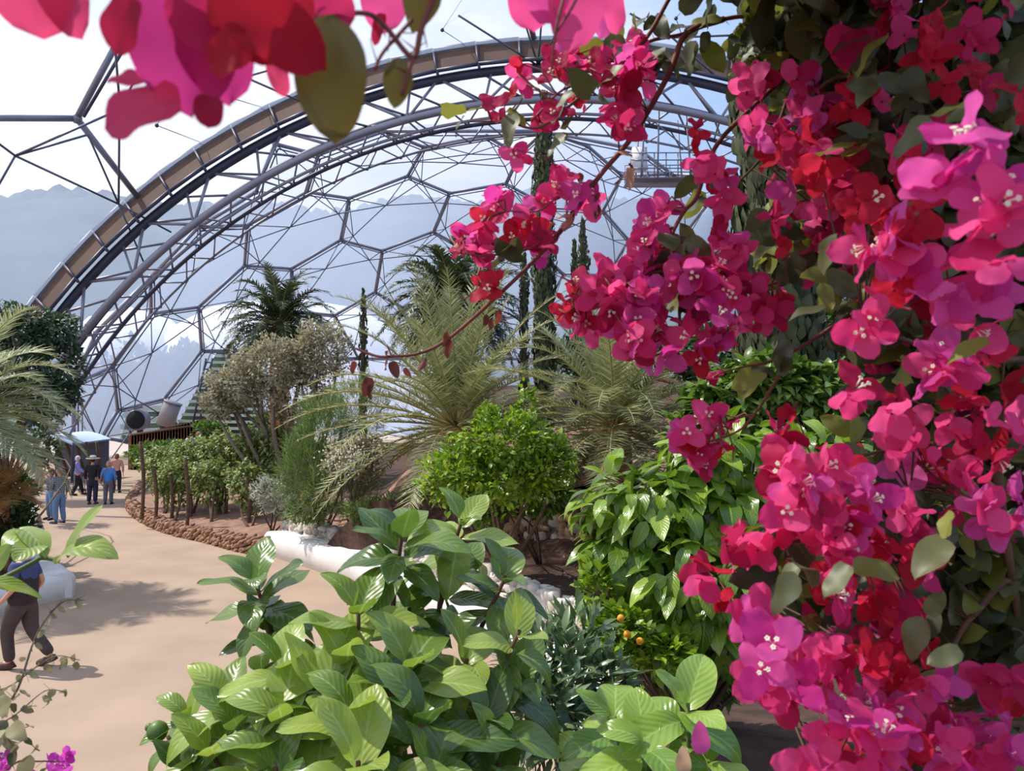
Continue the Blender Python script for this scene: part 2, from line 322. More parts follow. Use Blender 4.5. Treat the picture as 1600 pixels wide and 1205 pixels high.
# ---------------------------------------------------------------- domes
AC = np.array([2.3, 35.0, -9.6]); AR = 30.0; DD = 15.0; SR = math.sqrt(AR**2+DD**2)
def sph(u, v, c, R=SR):
    d = ray(u, v); oc = CAM - c; a = d@d; b = 2*d@oc; k = oc@oc-R*R; disc = max(b*b-4*a*k, 0); return CAM + d*((-b+math.sqrt(disc))/(2*a))
CF = AC + [0, DD, 0]; CN = AC - [0, DD, 0]
NODES = dict(a=(497, 242), b=(480, 300), c=(545, 310), d=(637, 275), e=(662, 230), f=(600, 205), g=(702, 302), h=(677, 362), i=(597, 392), j=(532, 375),
  k=(387, 352), l=(382, 415), m=(455, 420), n=(310, 355), o=(235, 434), p=(236, 490), q=(310, 480), r=(315, 548), s=(256, 624), t=(184, 641), u=(176, 573),
  v=(115, 600), w=(159, 684), x=(115, 735), y=(586, 456), z=(523, 493), A=(455, 486), B=(390, 548), C=(745, 400), D=(735, 465), E=(650, 492), Fx=(790, 287),
  G=(811, 242), H=(760, 213), I=(919, 229), J=(972, 275), K=(942, 329), L=(860, 325), Mx=(830, 380), Nx=(982, 375), O=(950, 430), Q=(880, 428), R=(850, 485), S=(770, 500),
  T=(1050, 272), U=(1105, 320), V=(1060, 378), W=(430, 225), X=(400, 300), Y=(150, 520), Z=(850, 205), aa=(1000, 235), bb=(262, 700), cc=(380, 610), dd=(320, 690), ee=(1000, 480), ff=(1075, 440), gg=(1140, 385), hh=(1190, 330), ii=(1160, 280), jj=(560, 560), kk=(455, 560), mm=(60, 650), nn=(500, 620), oo=(420, 650), pp=(940, 500), qq=(930,560), rr=(800,560), ss=(700,560), tt=(640,600))
HEX = ['a b c d e f', 'c d g h i j', 'b c j m l k', 'k l q p o n', 'l m A B r q', 'p q r s t u', 'm j i y z A', 'i h C D E y', 'e d g Fx G H', 'g Fx L Mx C h', 'G Z I J K L Fx', 'L K Nx O Q Mx', 'C Mx Q R S D',
       'J T U V Nx K', 'b k n X W a', 'o p u v Y', 'u t w x v', 't s bb w', 'r B cc dd bb s', 'Nx V ff ee O', 'T ii hh gg V U', 'A z jj kk B', 'z y E ss jj', 'O ee pp R Q', 'E D S rr ss', 'S R pp qq rr', 'B kk nn oo cc', 'f e H Z', 'Z aa T J I', 'v x mm']
pos = {k: sph(*NODES[k], CF) for k in NODES}
far = thing('geodesic_dome', 'hexagonal steel lattice of the far dome with clear cushion panels behind the arch', 'dome')
edges = set()
mbc = MB(); mbt = MB()
for hx in HEX:
    ks = hx.split(); n = len(ks); pp = np.array([pos[k] for k in ks]); cen = pp.mean(0)
    for i_ in range(n): edges.add(tuple(sorted((ks[i_], ks[(i_+1) % n]))))
    # cushion: rings that bulge outward and rims that dip
    nout = norm(cen-CF); mids = np.array([(pp[i_]+pp[(i_+1) % n])/2 for i_ in range(n)])
    ring = np.empty((2*n, 3)); ring[0::2] = pp; ring[1::2] = mids; rings = []
    for f_ in np.linspace(0, 1, 7): rings.append(cen + (ring-cen)*(1-f_*.999) + nout*1.0*(1-(1-f_)**2))
    V = np.concatenate(rings); m_ = 2*n; a_ = np.arange(m_); b_ = (a_+1) % m_
    mbc.add(V, np.concatenate([np.stack([r_*m_+a_, r_*m_+b_, (r_+1)*m_+b_, (r_+1)*m_+a_], 1) for r_ in range(6)]))
    ins = mids + norm(CF-mids)*1.7
    for i_ in range(n): tube(mbt, [ins[i_], ins[(i_+1) % n]], .042, 5)
for i_, e_ in enumerate(sorted(edges)):
    a_, b_ = pos[e_[0]], pos[e_[1]]; md = (a_+b_)/2; md = md + norm(CF-md)*1.7
    tube(mbt, [a_, md], .036, 5); tube(mbt, [md, b_], .036, 5)
mbh = MB()
for e_ in sorted(edges):
    a_, b_ = pos[e_[0]], pos[e_[1]]; tube(mbh, [a_, b_], .125, 8); off = norm(CF-a_)*.33
    tube(mbh, [a_+off, b_+off], .045, 5, mi=1)
for k in pos: ball(mbh, pos[k], .2, T=SPHS)
mbh.build('hexagon_frame', ['steel', 'darksteel'], far); mbt.build('inner_lattice', 'thinsteel', far); tag(mbc.build('cushion_panels', 'film_far', far), 'clear bulging cushion panels')
def cap(c, name, sgn, mat, parent, n1=64, n2=40, R=SR):
    mb = MB(); a0 = math.acos(-DD/R)   # polar angle from +-Y axis
    V = []
    for i_ in range(n2+1):
        th = 0.001 + (a0-0.001)*i_/n2
        for j_ in range(n1+1):
            ph = -0.42 + (PI+.84)*j_/n1
            V.append((c[0]+R*math.sin(th)*math.cos(ph), c[1]+sgn*R*math.cos(th), c[2]+R*math.sin(th)*math.sin(ph)))
    V = np.array(V); Q = [[i_*(n1+1)+j_, i_*(n1+1)+j_+1, (i_+1)*(n1+1)+j_+1, (i_+1)*(n1+1)+j_] for i_ in range(n2) for j_ in range(n1)]
    Q = [q for q in Q if V[q][:, 2].max() > -.3]
    mb.add(V, Q); return mb.build(name, mat, parent)
near = thing('geodesic_dome', 'thick steel tubes of the near dome meeting at a node, upper left, under clear film', 'dome')
tag(cap(CN, 'film', -1, 'film_near', near), 'clear film skin')
outer = cap(CF, 'film', 1, 'film_near', far, R=SR); outer.location = (0, .35, .35)
mb = MB()
def nn(u, v, dep=0.0): p = sph(u, v, CN); return p + norm(CN-p)*dep
NB = [((120, 185), (-70, 184)), ((120, 185), (185, 62)), ((120, 185), (226, 322)), ((185, 62), (330, -30)), ((-70, 184), (-150, 290)), ((812, -30), (834, 60)), ((812, -30), (700, -120)), ((812, -30), (960, -90)), ((330, -30), (420, 60)), ((330, -30), (300, -150))]
for a_, b_ in NB: tube(mb, [nn(*a_), nn(*b_)], .13, 8); 
for a_ in [(120, 185), (185, 62), (812, -30)]: ball(mb, nn(*a_), .22, T=SPHS)
tube(mb, [nn(123, 170, .5), nn(186, 62, .5)], .07, 6, mi=1)
mb.build('hexagon_frame', ['steel', 'darksteel'], near); mb = MB()
NI = [((5, 219), (173, 146)), ((173, 146), (400, 60)), ((5, 219), (172, 299)), ((172, 299), (172, 146)), ((158, -20), (173, 146)), ((5, 219), (120, 187)), ((172, 299), (122, 187)), ((172, 299), (256, 345)),
      ((173, 146), (200, 90)), ((712, -2), (839, 80)), ((839, 80), (845, 0)), ((839, 80), (900, -30)), ((839, 80), (812, -10)), ((5, 219), (-60, 170)), ((5, 219), (-40, 300)), ((985, -5), (1052, 34)), ((1052, 34), (1150, 30)), ((372, 96), (470, 140)), ((372,96),(500,60)), ((172, 299), (215, 398)), ((1052, 34), (1120, 95))]
for a_, b_ in NI: tube(mb, [nn(*a_, 1.0), nn(*b_, 1.0)], .045, 6)
mb.build('inner_lattice', 'thinsteel', near); rebase(near, (0, 20, 0)); rebase(far, (2.3, 50, 0))
# arch
def ap(a, R, Y): return np.array([AC[0]+R*math.sin(a), Y, AC[2]+R*math.cos(a)])
arch = thing('arch_truss', 'wide curved steel truss arch edged with brown boards between the two domes', 'arch')
SEG = 34; A0, A1 = -1.12, 1.12; angs = np.linspace(A0, A1, SEG+1)
mb = MB(); m2 = MB(); m3 = MB(); m4 = MB()
fine = np.linspace(A0, A1, 90)
for R_, Y_, r_, mi in ((28.8, 34.9, .21, 1), (28.05, 36.4, .17, 1), (27.3, 37.2, .10, 1), (26.7, 37.6, .06, 0)):
    tube(mb if mi == 0 else m2, [ap(a, R_, Y_) for a in fine], r_, 10)
tube(mb, [ap(a, 27.05, 34.2) for a in fine], .17, 10)
tube(mb, [ap(a, 26.55, 34.6) for a in fine], .07, 6)
for k in range(SEG):
    a, b = angs[k], angs[k+1]; c = (a+b)/2
    q = np.array([ap(a, 30.15, 35.0), ap(b, 30.15, 35.0), ap(b, 29.0, 34.4), ap(a, 29.0, 34.4)])
    th = np.array([0, .08, 0]); m3.add(np.vstack([q, q+th]), [[0, 1, 2, 3], [7, 6, 5, 4], [0, 4, 5, 1], [1, 5, 6, 2], [2, 6, 7, 3], [3, 7, 4, 0]])
    tube(m2, [ap(a, 30.22, 34.95), ap(b, 30.22, 34.95)], .10, 6); tube(m2, [ap(a, 28.98, 34.35), ap(b, 28.98, 34.35)], .09, 6)
    beam(m2, ap(a, 30.2, 34.9), ap(a, 28.7, 34.2), .10, .10)
    if k % 2 == 0 and k+2 <= SEG:
        tube(m4, [ap(a, 28.85, 34.9), ap(b, 27.05, 34.2)], .07, 6); tube(m4, [ap(angs[k+2], 28.85, 34.9), ap(b, 27.05, 34.2)], .07, 6)
        tube(m4, [ap(a, 28.1, 36.4), ap(b, 27.05, 34.2)], .06, 6); tube(m4, [ap(angs[k+2], 28.1, 36.4), ap(b, 27.05, 34.2)], .06, 6)
        tube(m4, [ap(b, 27.05, 34.2), ap(b+.02, 28.85, 34.9)], .06, 6)
        tube(m4, [ap(b, 27.05, 34.2), ap(c+.05, 27.35, 37.2)], .05, 5)
    tube(m4, [ap(a, 28.85, 34.9), ap(b, 28.1, 36.4)], .06, 5); tube(m4, [ap(a, 28.1, 36.4), ap(c, 27.35, 37.2)], .05, 5); tube(m4, [ap(b, 28.1, 36.4), ap(c, 27.35, 37.2)], .05, 5)
    tube(m4, [ap(a, 27.35, 37.2), ap(c, 26.6, 37.6)], .04, 5); tube(m4, [ap(b, 27.35, 37.2), ap(c, 26.6, 37.6)], .04, 5)
mb.build('chord', 'steel', arch); m2.build('chord', 'darksteel', arch); tag(m3.build('board_edging', 'band', arch, smooth=False), 'brown board edging'); m4.build('diagonal_brace', 'steel', arch)
for u, v in ((367, 158), (250, 200), (692, 52), (1054, 34)):   # small balls on thin stays
    c = sph(u, v, CN) + np.array([0, -.3, 0]); mb = MB(); ball(mb, c, .09, T=SPHS)
    a = math.atan2(c[0]-AC[0], c[2]-AC[2]); tube(mb, [c, ap(a+.03, 30.2, 34.9)], .018, 4); tube(mb, [c, c+np.array([.9, -.5, 1.1])], .014, 4); mb.build('stay_ball', 'darksteel', arch)
rebase(arch, (AC[0], 35, 0))
# hanging service platform
t = thing('service_platform', 'grey steel gantry platform with railings hanging under the arch at right', 'platform')
c0 = P(1035, 285, 37.5); pl = MB(); box(pl, c0, (3.6, 1.6, .08)); pl.build('deck', 'steel', t)
pl = MB(); 
for hx_ in np.linspace(-1.7, 1.7, 7):
    for hy in (-.95, .95): tube(pl, [c0+[hx_, hy, 0], c0+[hx_, hy, 1.15]], .03, 5)
for hz in (.4, .8, 1.15):
    for hy in (-.95, .95): tube(pl, [c0+[-1.7, hy, hz], c0+[1.7, hy, hz]], .03, 5)
pl.build('railing', 'steel', t); pl = MB()
for hx_, hy in ((-1.2, -.9), (-1.2, .9), (1.2, -.9), (1.2, .9), (-.4, -.9)): tube(pl, [c0+[hx_, hy, 0], c0+[hx_*.8, hy, 3.4]], .045, 5)
tube(pl, [c0+[-1.2, -.9, 3.2], c0+[1.2, -.9, 1.2]], .035, 5); pl.build('hanger', 'steel', t)
pl = MB(); box(pl, c0+[-1.25, -.7, .9], (.7, .4, 1.1)); tag(pl.build('control_box', 'whiteroof', t), 'pale grey box'); rebase(t, c0)
# ---------------------------------------------------------------- louvred stair, ducts, fence, canopy
t = thing('louvre_wall', 'pale green white slatted stair wall outside the dome base with a ladder', 'louvre')
M['slat'] = simple('pale_slat', lin(206, 212, 200), .7); M['dimgreen'] = simple('dim_green', lin(104, 124, 100), .8)
D0 = 58
sl = MB(); nb = 13
for i in range(nb):
    v = 556 + i*10.2; ul = np.interp(v, [556, 690], [338, 262]); ur = 408
    a, b = P(ul, v, D0), P(ur, v+2, D0); beam(sl, a, b, .5, .2)
sl.build('slat', 'slat', t, smooth=False)
bk = MB(); q = [P(338, 552, D0+.6), P(410, 552, D0+.6), P(410, 700, D0+.6), P(258, 700, D0+.6)]
q = np.array(q); bk.add(np.vstack([q, q+[0, .2, 0]]), [[0, 1, 2, 3], [7, 6, 5, 4], [0, 4, 5, 1], [1, 5, 6, 2], [2, 6, 7, 3], [3, 7, 4, 0]]); bk.build('backing', 'dimgreen', t, smooth=False)
ld = MB(); a0, b0, a1, b1 = P(322, 560, D0-1), P(332, 560, D0-1), P(296, 690, D0-1), P(306, 690, D0-1)
tube(ld, [a0, a1], .08, 5); tube(ld, [b0, b1], .08, 5)
for f_ in np.linspace(.05, .95, 12): tube(ld, [a0+(a1-a0)*f_, b0+(b1-b0)*f_], .05, 5)
ld.build('ladder', 'darksteel', t); rebase(t, P(340, 690, D0)*[1, 1, 0])
t = thing('grey_wall', 'low grey banded wall behind the ducts at the dome base', 'wall')
mb = MB(); 
for i in range(6):
    v = 640+i*9; a, b = P(190, v, 57), P(275, v-3, 57); beam(mb, a, b, .4, .38, mi=i % 2)
mb.build('wall_band', ['slat', 'dimgreen'], t, smooth=False); rebase(t, P(230, 690, 57)*[1, 1, 0])
t = thing('ventilation_duct', 'fat grey cylindrical duct leaning above the brown fence', 'duct')
a, b = P(257, 665, 50), P(270, 630, 50); mb = MB(); tube(mb, [a, b], .55, 20); mb.build('duct_body', simple('duct', lin(150, 142, 140), .6, nscale=3, amt=.1), t)
mb = MB(); tube(mb, [b, b+(b-a)*.05], .6, 20); mb.build('rim', 'steel', t); mb = MB(); tube(mb, [a*[1, 1, 0], a], .3, 8); mb.build('post', 'darksteel', t); rebase(t, a*[1, 1, 0])
t = thing('round_duct', 'round duct opening with a dark mouth behind the fence', 'duct')
a = P(219, 656, 52); mb = MB(); tube(mb, [a, a+[0, -.6, 0]], .72, 20); mb.build('duct_body', 'steel', t)
mb = MB(); tube(mb, [a+[0, -.61, 0], a+[0, -.64, 0]], .62, 20); tag(mb.build('mouth', simple('mouth_shade', lin(32, 32, 34), .9), t), 'dark round mouth'); mb = MB(); tube(mb, [a*[1, 1, 0], a], .2, 8); mb.build('post', 'darksteel', t); rebase(t, a*[1, 1, 0])  # mouth is a solid dark disc, the shade inside the opening as colour
t = thing('timber_fence', 'long rust brown board fence behind the vines below the ducts', 'fence')
mb = MB(); a, b = P(205, 690, 44), P(320, 672, 44)
for k in range(26):
    p = a+(b-a)*(k/25); top = np.interp(k/25, [0, 1], [3.7-44*48/1200, 3.7-44*22/1200]); box(mb, (p[0], 44, top/2), (.30, .05, top))
mb.build('fence_board', simple('rust_board', lin(140, 88, 66), .85, nscale=4, amt=.2), t, smooth=False)
mb = MB(); beam(mb, (a[0], 43.9, 2.0), (b[0], 43.9, 2.6), .08, .12); mb.build('rail', 'bark', t)
rebase(t, (a[0], 44, 0))
t = thing('canopy_tent', 'pale blue arched canopy with dark mesh walls at the far end of path', 'canopy')
mb = MB(); xs = np.linspace(0, 1, 13); ca, cb = P(66, 0, 38)[0], P(150, 0, 38)[0]
V = []; 
for f_ in xs:
    for yy in (36.5, 40): V.append((ca+(cb-ca)*f_, yy, 1.85 + .38*math.sin(PI*f_)+(yy-36.5)*.03))
V = np.array(V); n_ = len(V); mb.add(np.vstack([V, V-[0, 0, .06]]), [[2*i, 2*i+2, 2*i+3, 2*i+1] for i in range(12)] + [[n_+2*i+1, n_+2*i+3, n_+2*i+2, n_+2*i] for i in range(12)] + [[2*i, n_+2*i, n_+2*i+2, 2*i+2] for i in range(12)])
mb.build('canopy_roof', simple('canopy_cloth', lin(190, 208, 236), .7), t)
mb = MB(); box(mb, ((ca+cb)/2, 39.8, .95), (cb-ca, .06, 1.9)); mb.build('mesh_wall', simple('mesh_wall', lin(96, 100, 116), .9, nscale=20, amt=.3), t, smooth=False)
for f_ in (0.02, .35, .7, .98):
    mb = MB(); tube(mb, [(ca+(cb-ca)*f_, 36.6, 0), (ca+(cb-ca)*f_, 36.6, 1.9)], .06, 6); mb.build('post', 'darksteel', t)
mb = MB(); 
for k in range(7): tube(mb, [(ca+.3+k*.5, 37.5, 1.9), (ca+.9+k*.4, 38, .2)], .07, 5)
mb.build('brace', 'bark', t); rebase(t, (ca, 38, 0))
# ---------------------------------------------------------------- benches and stone walls
def resample(p, step):
    p = np.asarray(p, float); s = np.concatenate([[0], np.cumsum(np.linalg.norm(np.diff(p, axis=0), axis=1))]); k = max(2, int(s[-1]/step)+1); q = np.linspace(0, s[-1], k)
    return np.stack([np.interp(q, s, p[:, i]) for i in range(p.shape[1])], 1)
def loft(mb, line, prof, mi=0):
    """sweep a closed profile [(offset to the side, height)] along a ground line [(x,y,zbase,scale)]"""
    line = np.asarray(line, float); t = norm(np.gradient(line[:, :2], axis=0)); nr = np.stack([t[:, 1], -t[:, 0]], 1); k = len(prof); V = []
    def ringof(i, f): 
        cx = np.mean([a for a, b in prof]); cz = np.mean([b for a, b in prof])
        return [(line[i, 0]+nr[i, 0]*(cx+(a-cx)*f), line[i, 1]+nr[i, 1]*(cx+(a-cx)*f), line[i, 2]+(cz+(b-cz)*f)*line[i, 3]) for a, b in prof]
    V += ringof(0, .02); V += ringof(0, .9)
    for i in range(len(line)): V += ringof(i, 1)
    V += ringof(len(line)-1, .9); V += ringof(len(line)-1, .02); m = len(line)+4
    mb.add(V, [[a*k+j, a*k+(j+1) % k, (a+1)*k+(j+1) % k, (a+1)*k+j] for a in range(m-1) for j in range(k)])
BPR = [(0, -.1), (.01, .30), (.04, .40), (.10, .46), (.2, .47), (.45, .45), (.54, .47), (.6, .42), (.62, .2), (.62, -.1)]
base_r = [(411, 866), (440, 875), (490, 891), (540, 910), (600, 937), (660, 965), (720, 998), (780, 1035), (860, 1110), (930, 1205)]
lr = np.array([Gz(u, v)[:2] for u, v in base_r]); lr = smoothpts(np.vstack([lr, [1.1, 6.6]]), 6)
lr3 = resample(lr, .3)[::-1]; wob = np.array([[x, y, 0, 1.18+.05*math.sin(i*.9)+.04*math.sin(i*2.3)] for i, (x, y) in enumerate(lr3)])
# walking toward the camera the garden lies to the left: line reversed so the side offset points to the garden
t = thing('white_bench', 'long whitewashed bench curving along the right of the path beneath stones', 'bench'); mb = MB(); loft(mb, wob, BPR); mb.build('bench_body', 'white', t); rebase(t, (lr3[0][0], lr3[0][1], 0))
base_l = [(62, 806, 0), (58, 850, 0), (80, 900, 0)]
ll = np.array([[-16.3, 26.3], [-13.9, 22.6], [-11.9, 19.3], [-10.2, 17.0], [-9.0, 15.6], [-8.45, 14.9]]); ll = smoothpts(ll, 6)
l3 = resample(ll, .3)[::-1]; wl = np.array([[x, y, 0, 1.05+.05*math.sin(i*.8)] for i, (x, y) in enumerate(l3)])
BPL = [(-a, b) for a, b in BPR][::-1]
t = thing('white_bench', 'whitewashed bench with a squared near end on the left edge of path', 'bench'); mb = MB(); loft(mb, wl, BPL)
end = smoothpts(np.array([[-8.5, 15.05], [-8.55, 14.85], [-8.9, 13.9], [-9.2, 13.0], [-9.9, 11.0], [-10.8, 9]]), 5); e3 = resample(end, .3); we = np.array([[x, y, 0, 1.0] for x, y in e3])
loft(mb, we, [(0.0, -.1), (0, .34), (.05, .42), (.15, .46), (.5, .45), (.85, .46), (.95, .40), (.97, -.1)])
mb.build('bench_body', 'white', t); rebase(t, (-8.5, 14.9, 0))
def stone_wall(name, label, line, mats, size=.2, deep=.3, cat='stone wall', lean=0.0, side=1, flat=1.0):
    """line rows: x,y,zbottom,ztop"""
    line = np.asarray(line, float); p = resample(line, size*1.15); t = norm(np.gradient(p[:, :2], axis=0)); nr = np.stack([t[:, 1], -t[:, 0]], 1)*side
    root = thing(name, label, cat); b = MB(); s = MB()
    loft(b, np.column_stack([p[:, 0]+nr[:, 0]*-.0, p[:, 1], p[:, 2], p[:, 3]-p[:, 2]-size*.3]), [(.04*side, 0), (.04*side, 1), (deep*side, 1), (deep*side, 0)] if side > 0 else [(-deep, 0), (-deep, 1), (-.04, 1), (-.04, 0)])
    for i in range(len(p)):
        H = p[i, 3]-p[i, 2]; rows = max(1, int(round(H/(size*.72*flat))))
        for r_ in range(rows+1):
            top = r_ == rows
            for dd_ in ([.06, deep*.6] if top else [0.02]):
                z = p[i, 2] + H*(r_+.5)/(rows+.5) if not top else p[i, 3]-size*.15
                off = (rng.uniform(-.35, .35)+(.5 if r_ % 2 else 0))*size
                c = (p[i, 0]+t[i, 0]*off+nr[i, 0]*(dd_+rng.uniform(-.02, .03)), p[i, 1]+t[i, 1]*off+nr[i, 1]*dd_, z+rng.uniform(-.02, .02))
                R = np.stack([np.append(t[i], 0), np.append(nr[i], 0), [0, 0, 1]], -1); a = rng.uniform(-.25, .25)+lean; Rr = R@np.array([[math.cos(a), 0, math.sin(a)], [0, 1, 0], [-math.sin(a), 0, math.cos(a)]])
                s.inst(STONES[rng.integers(8)], np.array([c]), Rr[None], np.array([[size*.56*rng.uniform(.8, 1.25), size*.42, size*.40*flat*rng.uniform(.8, 1.2)]]), int(rng.integers(len(mats))))
    b.build('wall_core', 'mortar', root, smooth=False); s.build('stones', mats, root); rebase(root, (line[0][0], line[0][1], line[0][2])); return root
def off_line(L_, d):
    L_ = np.asarray(L_); t = norm(np.gradient(L_, axis=0)); return L_ + np.stack([t[:, 1], -t[:, 0]], 1)*d
wl_ = off_line(lr3, .62); zt = np.interp(wl_[:, 1], [4, 6, 9, 12, 17, 21], [1.9, 1.6, .98, .92, .80, .72])
stone_wall('stone_wall', 'pale whitewashed rubble wall right behind the long white bench', np.column_stack([wl_, 0*zt+.2, zt]), ['stonew', 'stonew', 'stonec'], .20, .4)
ln = np.array([[1.05, 7.0], [1.0, 6.4], [.97, 5.8], [.94, 5.3], [.92, 4.8]])[::-1]
stone_wall('stone_wall', 'short pale rubble wall climbing under the shrub with little orange fruit', np.column_stack([ln, [0]*5, [1.75, 1.65, 1.55, 1.4, 1.3]]), ['stonew', 'stonec'], .24, .4, side=1)
bw = np.array([P(690, 800, 16.4)[:2], P(780, 800, 16.0)[:2], P(860, 800, 15.6)[:2], P(925, 800, 14.8)[:2], P(1020, 800, 14.2)[:2], P(1300, 800, 14.0)[:2]])
bw = smoothpts(bw, 4); stone_wall('stone_wall', 'brown dry stone retaining wall below the palms at the back of bare soil bed', np.column_stack([bw, [.75]*len(bw), np.interp(bw[:, 0], [-1.5, 0, 2], [1.5, 1.85, 2.0])]), ['stoneb', 'stoneb', 'stonec', 'stoner'], .25, .5, side=-1)
kb = np.array([Gz(u, v)[:2] for u, v in [(411, 868), (370, 862), (320, 848), (275, 838), (240, 826), (215, 812), (200, 797), (203, 780), (215, 765), (225, 755)]])
kb = smoothpts(kb, 4)
stone_wall('stone_kerb', 'low kerb of tilted red brown slates edging the vine bed', np.column_stack([kb, [-.02]*len(kb), np.interp(np.arange(len(kb)), [0, 8, len(kb)], [.42, .34, .24])]), ['stoner', 'stoner', 'stoneb'], .2, .35, side=1, lean=.5, flat=.55)
n_ = 1600; x_ = rng.uniform(.9, 6, n_); y_ = rng.uniform(4, 16, n_); x_ = np.maximum(x_, xb(y_)+.7); mb = MB()
LEAFY['lit'] = [leafT(3, 2, .3, .3, .5, .05, seed=5), leafT(3, 2, .2, -.3, .7, .05, seed=6)]
scatter(mb, 'lit', np.stack([x_, y_, gh(x_, y_)+.03], 1), norm(rdir(n_)*[1, 1, .2]), norm(rdir(n_)*.5+[0, 0, 1]), rng.uniform(.03, .09, n_))
M['litter'] = leafmat('litter', lin(84, 56, 42), lin(172, 140, 108), .1, .8)
t = mb.build('leaf_litter', 'litter'); tag(t, 'scattered dry brown leaf litter on the dark garden soil', 'leaf litter', kind='stuff')
# ---------------------------------------------------------------- palms
M['palm1'] = leafmat('palm_dark', lin(44, 56, 34), lin(82, 94, 58), .15, .45)
M['palm2'] = leafmat('date_palm', lin(100, 106, 64), lin(156, 158, 112), .22, .5)
M['palm3'] = leafmat('grey_palm', lin(132, 140, 104), lin(176, 180, 140), .22, .5)
M['rachis'] = simple('rachis', lin(168, 156, 106), .6)
def frond(root, base, d0, length, sag, nleaf, ll, mat, name='frond', vdep=.35, width=.045):
    """arched midrib with leaflets either side in a V"""
    k = 14; d0 = norm(d0); p = [np.asarray(base, float)]; d = d0.copy()
    for i in range(k):
        d = norm(d + np.array([0, 0, -sag/k*(.4+1.3*i/k)])); p.append(p[-1]+d*length/k)
    p = np.array(p); mb = MB(); tube(mb, p, np.linspace(.022, .004, len(p))*length/2.5, 4, mi=1)
    f_ = np.linspace(.14, .995, nleaf); s = f_*k; i0 = np.minimum(s.astype(int), k-1); pos_ = p[i0]+(p[i0+1]-p[i0])*(s-i0)[:, None]; tg = norm(np.gradient(p, axis=0))[i0]
    side = norm(np.cross(tg, np.array([0, 0, 1.0]))+1e-6); upv = np.cross(side, tg)
    L_ = ll*np.sin(PI*np.clip(f_*.88+.1, 0, 1))**.6
    for sg in (-1, 1):
        dd = norm(side*sg + tg*(.55+.5*f_)[:, None] + upv*vdep + rng.normal(size=side.shape)*.10)
        for q_ in range(2):
            k_ = (np.arange(nleaf) % 2) == q_; mb.inst(LEAFY['palw' if mat == 'palm1' else 'pal'][q_], pos_[k_], frames(dd[k_], upv[k_]+rng.normal(size=upv[k_].shape)*.3), L_[k_]*rng.uniform(.85, 1.1, k_.sum()))
    return mb.build(name, [mat, 'rachis'], root)
LEAFY['pal'] = [blade(.036, .10), blade(.036, .28)]
LEAFY['palw'] = [blade(.075, .25), blade(.075, .5)]
def palm(name, label, crown, ground, nf, length, mat, group=None, trunk_r=.25, nleaf=44, ll=.42, spread=(-.3, 1.25), sagr=(.9, 1.7), seed=1, trunkmat='palmtrunk'):
    r = random.Random(seed); root = thing(name, label, 'palm', group); mb = MB(); crown = np.asarray(crown, float); g = np.array([crown[0], crown[1], ground])
    if crown[2]-ground > .15:
        zs = np.linspace(ground-.1, crown[2], 22); tube(mb, [(crown[0], crown[1], z) for z in zs], [trunk_r*(1+.12*(i % 2)) for i in range(22)], 12); mb.build('trunk', trunkmat, root)
    for i in range(nf):
        az = i*2.39996+r.uniform(-.2, .2); el = spread[1]-(spread[1]-spread[0])*(i+.5)/nf
        d = np.array([math.cos(az)*math.cos(el), math.sin(az)*math.cos(el), math.sin(el)])
        frond(root, crown+d*.1*trunk_r*4, d, length*r.uniform(.85, 1.1), r.uniform(*sagr)*(1.0 if el > .5 else .8), nleaf, ll, mat)
    rebase(root, g); return root
c = P(437, 512, 30); palm('date_palm', 'dark feathery palm with a round crown behind the grey leaved tree', c, 1.0, 80, 2.7, 'palm1', trunk_r=.35, nleaf=42, ll=.42, spread=(-.6, 1.4), sagr=(1.6, 2.6), seed=3)
c = P(708, 478, 27); palm('date_palm', 'tall dark green palm with arching crown behind the pale date palm', c, 1.5, 84, 3.0, 'palm1', trunk_r=.38, nleaf=42, ll=.46, spread=(-.6, 1.4), sagr=(1.5, 2.5), seed=4)
c = P(712, 668, 17.5); palm('date_palm', 'pale olive date palm with spiky fronds rising from the middle of garden', c, 1.9, 66, 3.7, 'palm2', trunk_r=.3, nleaf=62, ll=.48, spread=(-.4, 1.5), sagr=(.6, 1.6), seed=5)
c = P(960, 668, 15.0); palm('date_palm', 'pale olive date palm with a short orange brown trunk, right of the yellow green bush', c, 1.95, 72, 2.9, 'palm2', trunk_r=.32, nleaf=60, ll=.42, spread=(-.5, 1.35), sagr=(.7, 1.9), seed=6)
c = P(-70, 650, 15.0); palm('jelly_palm', 'grey green arching palm at the left edge of picture', c, .4, 38, 2.45, 'palm3', trunk_r=.3, nleaf=60, ll=.55, spread=(-.2, 1.25), sagr=(1.3, 2.4), seed=8)
c = P(2, 780, 15.5); palm('jelly_palm', 'small tawny withered palm behind the left white bench', c, .4, 26, .85, leafmat('tawny', lin(150, 116, 70), lin(178, 146, 96), .2, .6), trunk_r=.15, nleaf=36, ll=.3, spread=(-.1, 1.3), seed=9)
